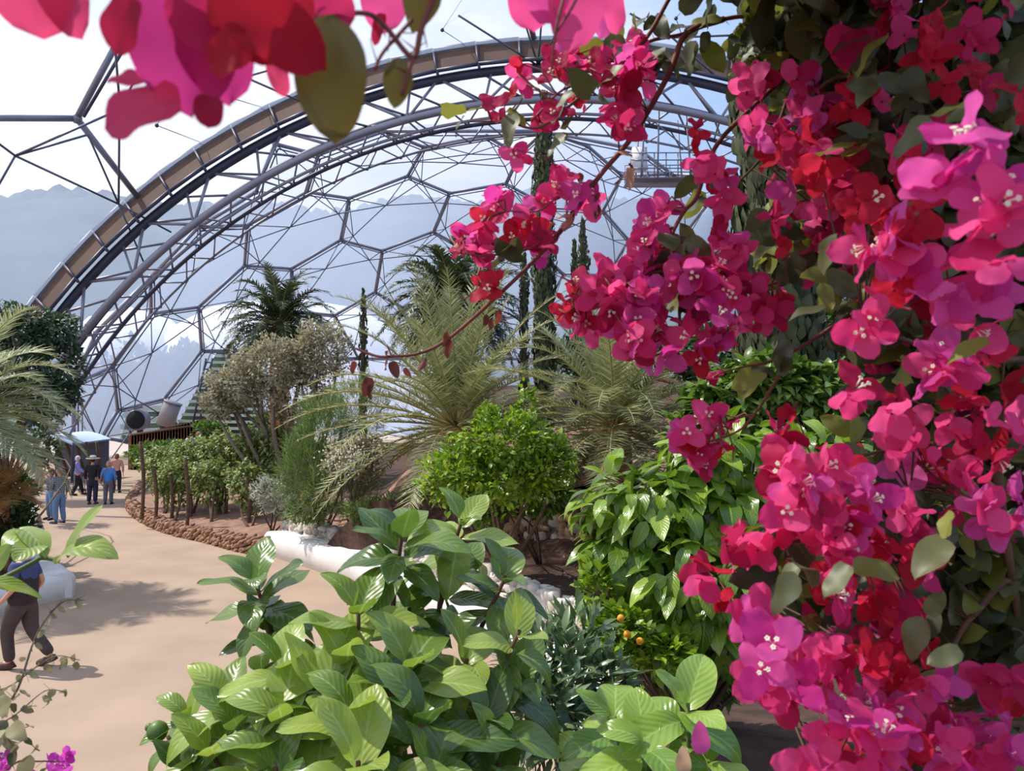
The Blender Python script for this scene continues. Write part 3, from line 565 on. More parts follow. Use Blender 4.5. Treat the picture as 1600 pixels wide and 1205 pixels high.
# ---------------------------------------------------------------- trees and shrubs
def shrub(name, label, cat, blobs, kind, size, mat, base, up=.5, jitter=.9, stems=6, stem_r=.03, stemmat='bark', hang=0.0, group=None):
    """blobs: (u, v, depth, rx px, rz px, count)"""
    root = thing(name, label, cat, group); mb = MB(); bl = []
    for (u, v, d, rx, rz, n) in blobs:
        c = P(u, v, d); bl.append((c, (rx/F*d, rx/F*d*.8, rz/F*d), n))
    foliage(mb, bl, kind, size, up, jitter, hang); mb.build('foliage', mat, root)
    mb = MB(); base = np.asarray(base, float)
    for c, r, n in bl:
        for k in range(max(1, stems//len(bl))):
            e = c + rdir(1)[0]*np.asarray(r)*.55; m_ = (base+e)/2+rng.normal(size=3)*.12*np.linalg.norm(e-base)*.5
            tube(mb, smoothpts([base+rng.normal(size=3)*[.05, .05, 0], m_, e], 4), np.linspace(stem_r, stem_r*.3, 9), 6)
    mb.build('stem', stemmat, root); rebase(root, base); return root
M['grey'] = leafmat('silver_leaf', lin(124, 118, 92), lin(184, 176, 148), .2, .6)
M['feather'] = leafmat('feathery', lin(72, 94, 44), lin(124, 144, 80), .3, .6)
M['ygreen'] = leafmat('yellow_green', lin(74, 108, 26), lin(150, 176, 54), .3, .4)
M['dgreen'] = leafmat('dark_green', lin(30, 52, 22), lin(62, 88, 38), .25, .45)
M['mgreen'] = leafmat('mid_green', lin(62, 90, 30), lin(124, 150, 66), .28, .35, coat=.15)
M['vine'] = leafmat('vine_leaf', lin(82, 100, 46), lin(156, 168, 96), .3, .5)
M['cyp'] = leafmat('cypress', lin(48, 56, 34), lin(84, 90, 58), .1, .8)
M['creeper'] = leafmat('creeper', lin(48, 66, 44), lin(84, 108, 72), .2, .5)
M['wflower'] = simple('white_petals', lin(226, 224, 216), .7)
def gp(u, v, d): p = P(u, v, d); return (p[0], p[1], float(gh(p[0], p[1])) if p[0] > xb(p[1]) else .4)
shrub('olive_tree', 'silver grey small leaved tree left of the date palms', 'tree', [(430, 570, 23, 60, 42, 3600), (500, 548, 23, 50, 45, 3000), (370, 605, 23, 48, 38, 2600), (465, 620, 23, 60, 40, 2400), (345, 632, 23, 34, 24, 1000)], 'small', .12, 'grey', gp(455, 740, 23), stems=20, stem_r=.10, stemmat='greybark')
shrub('feathery_shrub', 'soft feathery bright green shrub beside the vines', 'shrub', [(505, 690, 19, 48, 70, 5200), (480, 740, 18.5, 46, 56, 3200), (560, 640, 20, 50, 50, 3000), (530, 765, 18, 60, 40, 2600)], 'needle', .26, 'feather', gp(500, 790, 18.8), up=.6, stems=8)
shrub('fruit_bush', 'bright yellow green leafy bush in the middle of garden', 'bush', [(790, 690, 12, 72, 50, 1500), (730, 735, 12, 66, 42, 1300), (850, 730, 12, 50, 36, 900), (822, 640, 12, 15, 40, 160), (760, 655, 12, 18, 26, 120), (700, 762, 12, 44, 30, 600), (790, 745, 12, 80, 46, 1300), (865, 700, 12, 26, 20, 200)], 'small', .115, 'ygreen', gp(790, 860, 13), stems=12, stem_r=.04)
shrub('dark_bush', 'dark leafed low part of bush before the brown stone wall', 'bush', [(850, 775, 13, 44, 28, 700), (760, 790, 13, 50, 25, 700)], 'small', .17, 'mgreen', gp(850, 855, 14), stems=4)
shrub('leafy_hedge', 'broad green hedge of pointed leaves right of the palms', 'hedge', [(1200, 605, 9, 70, 45, 1100), (1130, 640, 9, 60, 40, 800), (1280, 630, 9, 70, 50, 900), (1230, 680, 9, 90, 40, 1000), (1090, 690, 9, 50, 40, 500), (1370, 660, 9, 60, 60, 700), (1480, 700, 9, 80, 80, 900)], 'mid', .20, 'mgreen', gp(1230, 760, 9), stems=12, stem_r=.04)
for i, (u, v, d, rx, n) in enumerate([(258, 722, 25, 34, 1100), (300, 712, 24.5, 34, 1200), (345, 704, 24, 34, 1300), (392, 700, 23.5, 36, 1300), (432, 694, 23, 34, 1200), (275, 745, 23.5, 34, 900), (330, 745, 23, 36, 1000), (390, 750, 22, 36, 1000)]):
    gx = gp(u, 800, d-1); lab = ['leafy grapevine at the far left end of vine rows', 'grapevine second from the far end of the back row', 'grapevine third from the far end of the back row', 'grapevine fourth from the far end of the back row', 'grapevine nearest the feathery shrub, back row', 'grapevine at the far end of the front row', 'grapevine in the middle of front row', 'grapevine nearest the white bench, front row'][i]
    root = shrub('grapevine', lab, 'vine', [(u, v, d, rx, 27, n), (u, v+26, d, rx*.8, 20, n//3)], 'mid', .15, 'vine', gx, up=.1, stems=3, stem_r=.045, group='grapevines trained on stakes')
for i, (u, vt, vb) in enumerate([(222, 690, 800), (243, 732, 798), (292, 715, 818), (297, 760, 806), (340, 740, 815), (352, 730, 805), (388, 745, 822), (268, 740, 802)]):
    d = 21.5 if i in (2, 6) else 23; a = gp(u, vb, d); top = P(u, vt, d)
    mb = MB(); tube(mb, smoothpts([(a[0], a[1], a[2]-.1), (a[0]+.03, a[1], (a[2]+top[2])/2), (top[0]-.05, a[1], top[2])], 4), .055, 8)
    tag(mb.build('vine_stake', 'bark'), ['dark wooden stake at the left corner of vine bed', 'short stake second from the left corner of vine bed', 'tall stake at the front of the vine row, over the kerb bend', 'stub stake just behind the tall front stake', 'thin stake in the middle of vine row', 'leaning stake behind the middle of vine row', 'stake nearest the white bench end', 'stake between the corner stake and the tall front one'][i], 'stake', 'stakes among the grapevines')
def cypress(label, u, vt, vb, d, wpx, n, ragged=.12):
    root = thing('cypress_tree', label, 'tree', 'columnar cypresses'); top = P(u, vt, d); bot = gp(u, vb, d); H = top[2]-bot[2]; r = wpx/F*d/2; mb = MB()
    k = rng.uniform(0, 1, n)**.9; az = rng.uniform(0, 2*PI, n); prof = r*np.minimum(1, np.minimum((1-k)*5+.12, k*8+.3))*(1+.16*np.sin(k*H*3+az*2)); rr = prof*rng.uniform(.65, 1.05, n)
    p = np.stack([bot[0]+rr*np.cos(az), bot[1]+rr*np.sin(az), bot[2]+k*H], 1); od = np.stack([np.cos(az), np.sin(az), 0*az], 1)
    scatter(mb, 'small', p, norm(od*.35+[0, 0, 1.2]+rng.normal(size=p.shape)*.2), od+rng.normal(size=p.shape)*.3, rng.uniform(.6, 1.3, n)*max(.16, r*.5)); mb.build('foliage', 'cyp', root)
    mb = MB(); zs = np.linspace(0, .97, 14); tube(mb, [(bot[0], bot[1], bot[2]+H*z) for z in zs], [r*.62*min(1, (1-z)*4+.05) for z in zs], 9); mb.build('trunk', 'bark', root); rebase(root, bot); return root
cypress('tall narrow cypress rising in front of the arch centre', 850, 150, 600, 20, 32, 5200)
cypress('slim cypress just left of the tall centre one', 819, 400, 560, 27, 14, 900)
cypress('slim cypress right of the tall centre one', 911, 345, 560, 26, 17, 1100)
cypress('small thin cypress beside the slim right one', 898, 378, 560, 27, 10, 700)
cypress('small lone cypress between the two dark palms', 567, 455, 620, 30, 12, 800)
cypress('huge ragged cypress trunk behind the pink flowers at right', 1222, -120, 640, 11, 125, 9000)
# big dark creeper round the arch foot
root = shrub('creeper', 'dark green creeper hanging over the foot of arch at far left', 'climber', [(30, 560, 30, 52, 60, 3000), (85, 520, 31, 40, 34, 1400), (110, 590, 31, 22, 50, 700), (60, 620, 30, 50, 40, 1800), (20, 500, 30, 40, 25, 900)], 'small', .22, 'creeper', (P(20, 0, 30)[0], 30, .4), stems=10, stem_r=.07, hang=.8)
shrub('white_flower_shrub', 'grey shrub dotted with tiny white flowers at the foot of palms', 'shrub', [(548, 722, 17.6, 42, 32, 1500), (575, 700, 17.7, 30, 20, 600)], 'small', .11, 'grey', gp(550, 790, 17.5), stems=5)
mb = MB(); 
for (u, v, rx, rz, n, d) in [(545, 715, 42, 30, 170, 17.2)]:
    for k in range(n):
        p = P(u+rnd.gauss(0, .5)*rx, v+rnd.gauss(0, .5)*rz, d+rnd.uniform(-.3, .3)); ball(mb, p, .022, T=SPHS)
t = thing('flower_spray', 'tiny white blossoms scattered over the grey shrub', 'flowers'); tag(mb.build('blossom', 'wflower', t), kind='stuff'); rebase(t, P(545, 740, 17.2)); tag(t, kind='stuff')
shrub('lavender_bush', 'small silvery bush at the corner of the vine bed by the white bench', 'shrub', [(420, 772, 20, 24, 26, 1100), (440, 790, 20, 26, 16, 600)], 'narrow', .13, leafmat('silver', lin(140, 144, 128), lin(196, 198, 184), .15, .6), gp(425, 812, 20), stems=4)
shrub('low_green_shrub', 'low green shrub spilling over the pale wall behind the white bench', 'shrub', [(585, 800, 16.8, 52, 18, 1300), (650, 790, 16.5, 50, 24, 1300), (480, 800, 18, 34, 16, 800)], 'narrow', .14, 'feather', gp(585, 815, 17), stems=5)
shrub('low_green_shrub', 'green bed plants beyond the vines in front of the brown fence', 'shrub', [(260, 705, 36, 40, 14, 900), (330, 672, 36, 26, 12, 500), (225, 712, 38, 26, 14, 600), (440, 664, 34, 46, 20, 900)], 'small', .26, 'mgreen', (P(280, 0, 36)[0], 36, .7), stems=6)
shrub('dark_bed_plant', 'dark leafy plants behind the left white bench', 'shrub', [(0, 825, 15.6, 44, 36, 1400), (10, 770, 17, 40, 30, 1200), (30, 800, 18, 22, 24, 500), (60, 700, 24, 34, 26, 700)], 'small', .15, 'dgreen', (P(0, 0, 15)[0], 15.2, .4), stems=8)
shrub('evergreen_tree', 'dense olive green tree mass behind flowers at right', 'tree', [(1350, 480, 20, 120, 110, 3000), (1500, 560, 20, 140, 150, 3400), (1120, 560, 22, 100, 50, 2000), (1280, 560, 20, 90, 60, 1500), (930, 560, 24, 90, 30, 1000)], 'small', .28, 'dgreen', gp(1350, 700, 20), stems=10, stem_r=.12)
shrub('narrow_leaf_shrub', 'dark shrub with narrow leaves in front of the white bench right end', 'shrub', [(870, 1040, 3.2, 76, 46, 300), (850, 1110, 3.0, 66, 56, 260), (935, 1080, 3.2, 50, 48, 180), (900, 1150, 3.0, 70, 50, 240), (900, 990, 3.4, 40, 40, 90)], 'narrow', .11, leafmat('narrow_dark', lin(52, 76, 44), lin(112, 134, 92), .2, .3), (P(880, 0, 3.1)[0]+.05, 3.1, 1.2), up=.6, stems=30, stem_r=.010, stemmat='greentwig')
root = shrub('glossy_citrus_bush', 'large glossy green bush with drooping leaves left of the pink flowers', 'bush', [(1010, 790, 4.4, 92, 66, 230), (1090, 800, 4.4, 84, 84, 260), (985, 860, 4.3, 70, 60, 200), (1080, 900, 4.2, 94, 84, 300), (1130, 730, 4.5, 90, 76, 220), (1040, 940, 4.3, 50, 56, 120), (1120, 980, 4.2, 60, 50, 150), (1200, 780, 4.5, 80, 90, 200), (1290, 740, 4.6, 90, 80, 200)], 'mid', .185, leafmat('glossy', lin(70, 102, 26), lin(142, 168, 60), .30, .3, coat=.3, veins=.3), (1.0, 4.4, 1.85), up=-.1, hang=.55, jitter=.7, stems=40, stem_r=.016, stemmat='twig')
shrub('kumquat_shrub', 'small leaved shrub bearing little orange fruit in front of the pale wall', 'shrub', [(935, 930, 4.1, 28, 56, 260), (980, 990, 3.95, 46, 40, 420), (1040, 1020, 3.9, 44, 34, 330)], 'small', .07, 'ygreen', (1.0, 4.1, 1.85), stems=16, stem_r=.012)
shrub('strappy_plant', 'low tufts of narrow leaves on soil below the glossy bush', 'plant', [(1060, 1040, 4.6, 76, 34, 520), (1010, 1030, 4.6, 34, 34, 300), (1120, 1050, 4.6, 40, 30, 260)], 'narrow', .15, 'mgreen', (P(1060, 0, 4.6)[0], 4.6, 1.8), stems=6, stem_r=.01)
M['orange'] = simple('orange_peel', lin(226, 150, 28), .4)
for i, (u, v) in enumerate([(980, 991), (970, 966), (1000, 1002)]):
    t = MB(); ball(t, P(u, v, 3.72), .018); ob = t.build('kumquat', 'orange'); tag(ob, ['orange kumquat lowest left on the small leaved shrub', 'small orange kumquat topmost of the three', 'orange kumquat furthest right of the three'][i], 'fruit', 'kumquats on the shrub')
# ---------------------------------------------------------------- big-leaved citrus in front
M['big'] = leafmat('big_leaf', lin(98, 126, 42), lin(162, 180, 82), .32, .32, veins=.42, coat=.32, vcol=lin(190, 210, 140))
M['bigd'] = leafmat('big_leaf_dark', lin(66, 94, 38), lin(114, 140, 60), .28, .28, veins=.38, coat=.28, vcol=lin(140, 172, 96))
M['biglow'] = leafmat('big_leaf_light', lin(100, 138, 44), lin(156, 184, 80), .32, .26, veins=.35, coat=.3, vcol=lin(196, 218, 130))
def rosette(root, c, axis, n, size, mats, el=(1.25, -.35), name='leaf_cluster', seed=0):
    r = random.Random(seed); axis = norm(axis); a = norm(np.cross(axis, [0.3, 1, 0.1])); b = np.cross(axis, a); mb = MB(); ps = []; ds = []; ns = []; sc = []
    for i in range(n):
        az = i*2.39996+r.uniform(-.25, .25); e = el[0]+(el[1]-el[0])*(i/(n-1))**.8+r.uniform(-.12, .12); rad = a*math.cos(az)+b*math.sin(az)
        d = rad*math.cos(e)+axis*math.sin(e); ps.append(c - axis*size*.75*(i/(n-1)) + rad*size*.06); ds.append(d); ns.append(axis*math.cos(e)-rad*math.sin(e)+np.array([0, -.15, .2])); sc.append(size*r.uniform(.75, 1.1)*(.75 if i < 2 else 1))
    scatter(mb, 'big', np.array(ps), np.array(ds), np.array(ns), np.array(sc)*1.12, 0)
    return mb.build(name, mats, root)
pom = thing('pomelo_bush', 'large glossy broad leaved citrus bush in the lower middle foreground', 'bush')
RS = [(398, 905, 1.72, .125, 13, 1), (420, 985, 1.75, .11, 8, 1), (628, 835, 1.62, .135, 14, 1), (722, 812, 1.72, .12, 9, 0), (790, 900, 1.66, .12, 9, 1), (700, 905, 1.75, .13, 9, 1), (560, 950, 1.52, .13, 10, 0), (640, 950, 1.66, .12, 9, 1),
      (812, 985, 1.50, .115, 8, 0), (440, 1035, 1.45, .12, 10, 0), (540, 1030, 1.46, .135, 11, 0), (640, 1035, 1.42, .135, 10, 0), (730, 1030, 1.5, .13, 10, 0), (800, 1060, 1.5, .12, 9, 1), (350, 1090, 1.48, .12, 9, 0),
      (440, 1120, 1.36, .13, 10, 0), (550, 1110, 1.32, .14, 11, 0), (660, 1120, 1.32, .14, 10, 1), (760, 1120, 1.4, .13, 10, 1), (330, 1170, 1.42, .12, 9, 0), (430, 1200, 1.3, .13, 10, 1), (560, 1190, 1.2, .14, 10, 0), (680, 1200, 1.25, .14, 10, 1), (780, 1190, 1.35, .13, 9, 1), (285, 1200, 1.45, .11, 9, 1), (290, 1115, 1.52, .085, 9, 0), (262, 1150, 1.54, .06, 6, 1), (500, 1075, 1.4, .13, 9, 0), (610, 1080, 1.36, .13, 9, 1), (370, 1130, 1.44, .12, 9, 1)]
hub = np.array([-.25, 1.75, 2.1]); stm = MB()
for i, (u, v, d, s, n, dk) in enumerate(RS):
    c = P(u, v, d); ax = np.array([(u-560)/900, -.25, 1.0]); rosette(pom, c, ax, n, s, 'bigd' if dk else 'big', seed=i)
    low = c + np.array([(560-u)/3000, .03, -.22]); tube(stm, smoothpts([hub+rng.normal(size=3)*[.06, .04, 0], (hub+low)/2+[(u-560)/3000, .03, .0], low, c], 5), np.linspace(.011, .004, 16), 7)
stm.build('stem', 'twig', pom)
M['gfruit'] = simple('green_fruit', lin(84, 110, 48), .45, nscale=60, amt=.1)
for u, v, r in ((246, 1143, .020), (233, 1137, .008)):
    mb = MB(); ball(mb, P(u, v, 1.5), r); mb.build('fruit', 'gfruit', pom)
rebase(pom, hub)
p2 = thing('pomelo_bush', 'young broad leaved citrus with pale green leaves at bottom right of centre', 'bush')
for i, (u, v, d, s, n) in enumerate([(1075, 1100, 1.45, .13, 8), (960, 1120, 1.5, .125, 8), (1010, 1160, 1.4, .13, 8), (1110, 1175, 1.42, .125, 6), (930, 1180, 1.5, .11, 6)]):
    rosette(p2, P(u, v, d), np.array([(u-1030)/500, -.5, 1.0]), n, s, 'biglow', el=(.9, -.1), seed=40+i)
mb = MB(); h2 = np.array([.33, 1.6, 2.1]); 
for u, v in ((1075, 1100), (960, 1120), (1010, 1160)): tube(mb, smoothpts([h2, (h2+P(u, v, 1.45))/2+[.02, .02, 0], P(u, v, 1.45)], 4), np.linspace(.012, .004, 9), 7)
mb.build('stem', 'greentwig', p2); rebase(p2, h2)
def handleaf(mb, u0, v0, u1, v1, d0, d1, nrm, wf, droop, seed):
    a, b = P(u0, v0, d0), P(u1, v1, d1); T = leafT(18, 8, .26*wf, .2, droop, .02, .006, 'citrus', seed); V = T[0].copy(); e = V[-5]; ch = math.hypot(e[1], e[2]); an = math.atan2(e[2], e[1])
    c_, s_ = math.cos(-an), math.sin(-an); y, z = V[:, 1].copy(), V[:, 2].copy(); V[:, 1] = y*c_-z*s_; V[:, 2] = y*s_+z*c_
    mb.inst((V, T[1], T[2]), a[None], frames((b-a)[None], np.array([nrm], float)), np.array([np.linalg.norm(b-a)/ch]))
sp = thing('citrus_sprig', 'citrus twig with a few folded leaves reaching in from the left edge', 'branch')
for k, (a, n, wf, dr) in enumerate([((106, 872, 160, 789, 1.0, 1.02), (-.75, -.8, .35), .9, .35), ((92, 878, 184, 874, 1.0, .98), (0, -.45, 1), .95, 1.1), ((60, 852, 0, 856, 1.0, .95), (0, -.55, 1), 1.3, 1.3), ((30, 826, 70, 872, .99, .95), (.9, -.6, .6), .9, .6), ((62, 850, 22, 878, .97, .92), (.3, -1, .6), 1.3, .5), ((-25, 900, 16, 850, .92, .93), (.5, -1, .3), 1.0, .3), ((-30, 908, 66, 936, .92, .94), (.1, -.35, 1), .65, .4)]):
    mb = MB(); handleaf(mb, *a, n, wf, dr, 60+k); mb.build('leaf', 'big', sp)
mb = MB(); tube(mb, smoothpts([P(-60, 925, .95), P(0, 905, .97), P(50, 880, .99), P(66, 872, 1.0), P(92, 876, 1.0)], 4), [.003]*17, 7); tube(mb, [P(66, 872, 1.0), P(64, 858, 1.0), P(60, 850, 1.0)], .0025, 6); mb.build('twig', 'greentwig', sp); rebase(sp, P(-60, 925, .95))
# ---------------------------------------------------------------- bougainvillea
def bractmat(name, c1, c2, tr=.5): return leafmat(name, c1, c2, tr, .6, veins=.10, spec=.2, vcol=scale(c2, .75), tsat=.98)
M['b_pink'] = bractmat('bract_pink', lin(204, 44, 112), lin(226, 88, 148))
M['b_mag'] = bractmat('bract_magenta', lin(190, 46, 134), lin(214, 96, 168))
M['b_red'] = bractmat('bract_red', lin(168, 20, 44), lin(198, 38, 70))
M['b_deep'] = bractmat('bract_deep', lin(160, 22, 68), lin(192, 44, 98))
M['b_vio'] = bractmat('bract_violet', lin(196, 60, 176), lin(214, 86, 190))
M['floret'] = simple('floret', lin(246, 240, 214), .6)
M['bleaf'] = leafmat('bougainvillea_leaf', lin(50, 54, 30), lin(96, 100, 62), .18, .5)
M['bleaf2'] = leafmat('bougainvillea_leaf_olive', lin(104, 106, 40), lin(134, 138, 66), .35, .5)
M['dry'] = leafmat('dry_leaf', lin(150, 116, 90), lin(206, 170, 140), .3, .7)
M['drydark'] = leafmat('dry_dark', lin(92, 46, 38), lin(122, 66, 54), .3, .7)
def bloomT(seed, openness=1.0):
    r = random.Random(seed); V, Q, UV = [], [], []; n = 0
    for k in range(3):
        T = leafT(9, 8, .50, .06, .30*r.uniform(-.4, 1.5), .055, .0, 'bract', seed*3+k); az = k*2*PI/3+r.uniform(-.25, .25); e = (1.15-openness*.85)+r.uniform(-.2, .25)
        d = np.array([math.cos(az)*math.cos(e), math.sin(az)*math.cos(e), math.sin(e)]); nz_ = np.array([-math.cos(az)*math.sin(e), -math.sin(az)*math.sin(e), math.cos(e)])
        R = frames(d[None], nz_[None])[0]; v = T[0]*.62*r.uniform(.85, 1.1); v = v@R.T + d*.03; V.append(v); Q.append(T[1]+n); UV.append(T[2]); n += len(v)
    return np.concatenate(V), np.concatenate(Q), np.concatenate(UV)
BLT = [bloomT(i, o_) for i, o_ in enumerate((1.0, .8, 1.05, .55, .9, .2))]
def floretT():
    mb = MB(); 
    for k, (x, y) in enumerate(((.06, 0), (-.04, .06), (-.03, -.07))):
        tube(mb, [(x*.6, y*.6, .02), (x*1.6, y*1.6, .26)], [.014, .022], 6)
        for j in range(5):
            a = j*2*PI/5; ball(mb, (x*1.7+.04*math.cos(a), y*1.7+.04*math.sin(a), .275), (.026, .026, .012), T=sphereT(6, 4))
    return np.concatenate(mb.V), np.concatenate(mb.Q), np.concatenate(mb.UV)
FLT = floretT(); _mesh = {}
def tmpl_mesh(key, T, mat):
    if key not in _mesh:
        mb = MB(); mb.add(*T); o_ = mb.build(key, mat); _mesh[key] = o_.data; bpy.data.objects.remove(o_)
    return _mesh[key]
from mathutils import Matrix
def put(parent, name, mesh, pos_, R, s):
    o_ = bpy.data.objects.new(name, mesh); col.objects.link(o_)
    m = Matrix([[*(R[0]*s), pos_[0]], [*(R[1]*s), pos_[1]], [*(R[2]*s), pos_[2]], [0, 0, 0, 1]]); o_.matrix_basis = m; o_.parent = parent; return o_
TONE = {'p': ['b_pink', 'b_pink', 'b_mag', 'b_deep'], 'r': ['b_red', 'b_red', 'b_deep'], 'd': ['b_deep', 'b_pink', 'b_red'], 'm': ['b_mag', 'b_mag', 'b_pink'], 'v': ['b_vio', 'b_vio'], 'x': ['b_pink', 'b_deep', 'b_red', 'b_mag']}
def bougain(root, clusters, maxobj=96, leaves=(), leafn=None, size=.062, facing=None, branch_to=None):
    """clusters: (u,v,r px,depth,n,tone). The nearest blooms are parts of their own, the rest one mesh."""
    B = []
    for (u, v, r, d, n, tone) in clusters:
        for k in range(n):
            a = rnd.uniform(0, 2*PI); q = math.sqrt(rnd.random())*r if n > 1 else 0
            uu, vv = u+q*math.cos(a), v+q*math.sin(a); dd = d*(1+rnd.uniform(-.05, .05)) + (q/r*.04*d if r else 0)
            out = np.array([(uu-u)/max(r, 1)*.8, -1.0, -(vv-v)/max(r, 1)*.8+.15]) + rng.normal(size=3)*.62
            B.append((dd, P(uu, vv, dd), norm(out), rnd.choice(TONE[tone]), rnd.randrange(5 if tone != 'r' else 6), size*rnd.uniform(.68, 1.08)*(.72 if tone == 'r' else 1)))
    B.sort(key=lambda b: b[0]/b[5]); rest = {}
    for i, (dd, p, ax, mt, vi, s) in enumerate(B):
        x = norm(np.cross(ax, rng.normal(size=3))); R = np.stack([x, np.cross(ax, x), ax], -1)
        if i < maxobj:
            f = put(root, 'flower', tmpl_mesh('flower_%s_%d' % (mt, vi), BLT[vi], mt), p, R, s)
            if i % 3 != 1 and vi != 5: put(f, 'floret', tmpl_mesh('floret', FLT, 'floret'), (0, 0, 0), np.eye(3), .72)
        else: rest.setdefault(mt, []).append((vi, p, R, s))
    if rest:
        mts = sorted(rest); mb = MB()
        for mi, mt in enumerate(mts):
            for vi in range(6):
                q = [b for b in rest[mt] if b[0] == vi]
                if q: mb.inst(BLT[vi], np.array([b[1] for b in q]), np.array([b[2] for b in q]), np.array([b[3] for b in q]), mi)
        tag(mb.build('flowers', mts, root), kind='stuff')
    return [b[1] for b in B]
def leafset(root, items, mats=('bleaf', 'bleaf2'), name='leaves', size=.05):
    """items: (u,v,r px,depth,n)"""
    mb = MB()
    for (u, v, r, d, n) in items:
        ang = rng.uniform(0, 2*PI, n); q = np.sqrt(rng.random(n))*r; p = np.array([P(u+q[i]*math.cos(ang[i]), v+q[i]*math.sin(ang[i]), d*(1+rng.uniform(-.07, .09))) for i in range(n)])
        dd = norm(rdir(n)+np.array([0, -.2, -.45])); nn_ = norm(rdir(n)*.9+np.array([-.4, -.7, .5])); k = rng.random(n) < .2
        for mi, q_ in ((0, ~k), (1, k)):
            if q_.any(): scatter(mb, 'heart', p[q_], dd[q_], nn_[q_], size*rng.uniform(.55, 1.1, q_.sum()), mi)
    return mb.build(name, list(mats), root)
def branches(root, lines, mat='redtwig', name='branch', n=5):
    for pts, r0, r1 in lines:
        q = smoothpts([P(*p) for p in pts], n); mb = MB(); tube(mb, q, np.linspace(r0, r1, len(q)), 6)
        for k in range(2, len(q)-2, 3):
            th = rdir(1)[0]*.011; tube(mb, [q[k], q[k]+th], [r1*.5, .0002], 4)
        mb.build(name, mat, root)
def stalks(root, pts, lines, mat='redtwig', r=.0011):
    """thin stalks from every bloom back to the nearest point of a branch"""
    L_ = np.concatenate([smoothpts([P(*p) for p in l[0]], 5) for l in lines]); mb = MB()
    for p in pts:
        k = np.argmin(((L_-p)**2).sum(1)); e = L_[k]
        if np.linalg.norm(e-p) < .22: tube(mb, [p, (p+e)/2+rng.normal(size=3)*.006+[0, 0, .006], e], r, 4, cap=False)
    if mb.V: mb.build('stalks', mat, root)
# arching branch through the middle
ln1 = [([(1131, 30, 1.0), (1072, 53, .98), (1045, 116, .97), (989, 212, .96), (936, 276, .95), (886, 349, .95), (843, 398, .95), (795, 446, .95), (709, 523, .95), (659, 551, .95), (612, 557, .95), (586, 556, .95), (554, 544, .95)], .0042, .0014),
       ([(1210, 20, 1.0), (1131, 30, 1.0), (1068, 53, .99), (1012, 66, .98), (960, 105, .95), (939, 126, .93), (880, 140, .92), (830, 190, .92)], .003, .0012), ([(1050, -10, .95), (1005, 66, .95), (939, 126, .93), (890, 165, .92), (840, 200, .92), (790, 190, .92), (735, 190, .92)], .003, .001),
       ([(886, 349, .95), (850, 380, .93), (800, 395, .93), (750, 400, .93), (720, 395, .93)], .0018, .001), ([(936, 276, .95), (905, 300, .93), (870, 310, .92), (840, 330, .92), (790, 330, .92)], .0016, .001), ([(886, 349, .95), (883, 300, .95), (860, 250, .93), (810, 235, .92)], .0014, .0008), ([(612, 557, .95), (605, 540, .95)], .001, .0008), ([(780, 460, .95), (750, 450, .95), (725, 468, .95)], .0012, .0008)]
br = thing('bougainvillea_branch', 'long arching bougainvillea branch with pink clusters and a dry bare tip at centre', 'branch')
branches(br, ln1)
fp = bougain(br, [(815, 118, 12, .93, 3, 'p'), (816, 100, 2, .93, 1, 'r'), (768, 163, 4, .93, 1, 'r'), (860, 180, 14, .9, 3, 'p'), (800, 150, 4, .93, 1, 'r'), (845, 195, 8, .92, 1, 'd'), (870, 105, 18, .92, 4, 'p'), (905, 95, 20, .92, 5, 'd'), (945, 105, 24, .92, 6, 'p'), (985, 85, 20, .93, 5, 'm'), (985, 125, 22, .92, 6, 'd'), (965, 160, 20, .92, 5, 'p'), (975, 190, 14, .9, 3, 'p'), (805, 238, 10, .93, 2, 'p'), (905, 152, 12, .92, 2, 'r'), (782, 188, 4, .93, 1, 'r'),
     (875, 292, 16, .92, 5, 'p'), (910, 308, 14, .92, 4, 'm'), (848, 315, 12, .92, 3, 'm'), (785, 325, 14, .93, 4, 'p'), (762, 345, 10, .93, 2, 'd'), (741, 368, 14, .93, 5, 'p'), (745, 402, 12, .93, 4, 'p'), (825, 355, 18, .92, 5, 'd'), (845, 380, 18, .92, 5, 'p'), (720, 388, 6, .93, 2, 'r'), (748, 441, 3, .94, 1, 'r'), (770, 438, 2, .94, 1, 'r'), (764, 456, 3, .94, 1, 'd'), (800, 375, 8, .93, 2, 'r')], size=.046)
stalks(br, fp, ln1)
leafset(br, [(935, 145, 16, .93, 4), (870, 205, 16, .92, 3), (800, 170, 12, .93, 3), (780, 390, 18, .93, 5), (1045, 95, 22, .98, 7), (1010, 30, 22, .98, 4), (955, 65, 18, .95, 4), (1080, 40, 30, 1.0, 6), (725, 175, 8, .92, 3), (1095, 50, 20, 1.0, 4)], size=.046)
mb = MB(); it = [(932, 320), (935, 300), (895, 330), (875, 355), (705, 532), (700, 520), (768, 500), (778, 485), (762, 492), (605, 548), (612, 565), (632, 575), (664, 560), (556, 565), (578, 590), (580, 602), (905, 270), (985, 255), (975, 270), (880, 275)]
pp = np.array([P(u, v, .95) for u, v in it]); n_ = len(pp); scatter(mb, 'heart', pp, norm(rdir(n_)*.5+[0, 0, -1]), rdir(n_), rng.uniform(.013, .026, n_)); tag(mb.build('dry_leaves', 'drydark', br), 'shrivelled brown leaves')
for u, v in [(895, 335), (878, 358), (868, 350), (986, 262), (988, 245)]:
    mb = MB(); scatter(mb, 'heart', P(u, v, .94)[None], norm(rdir(1)+[0, 0, -.5]), rdir(1), rng.uniform(.024, .034, 1)); tag(mb.build('faded_bract', 'dry', br), 'papery cream dry bract')
rebase(br, P(1131, 30, 1.0))
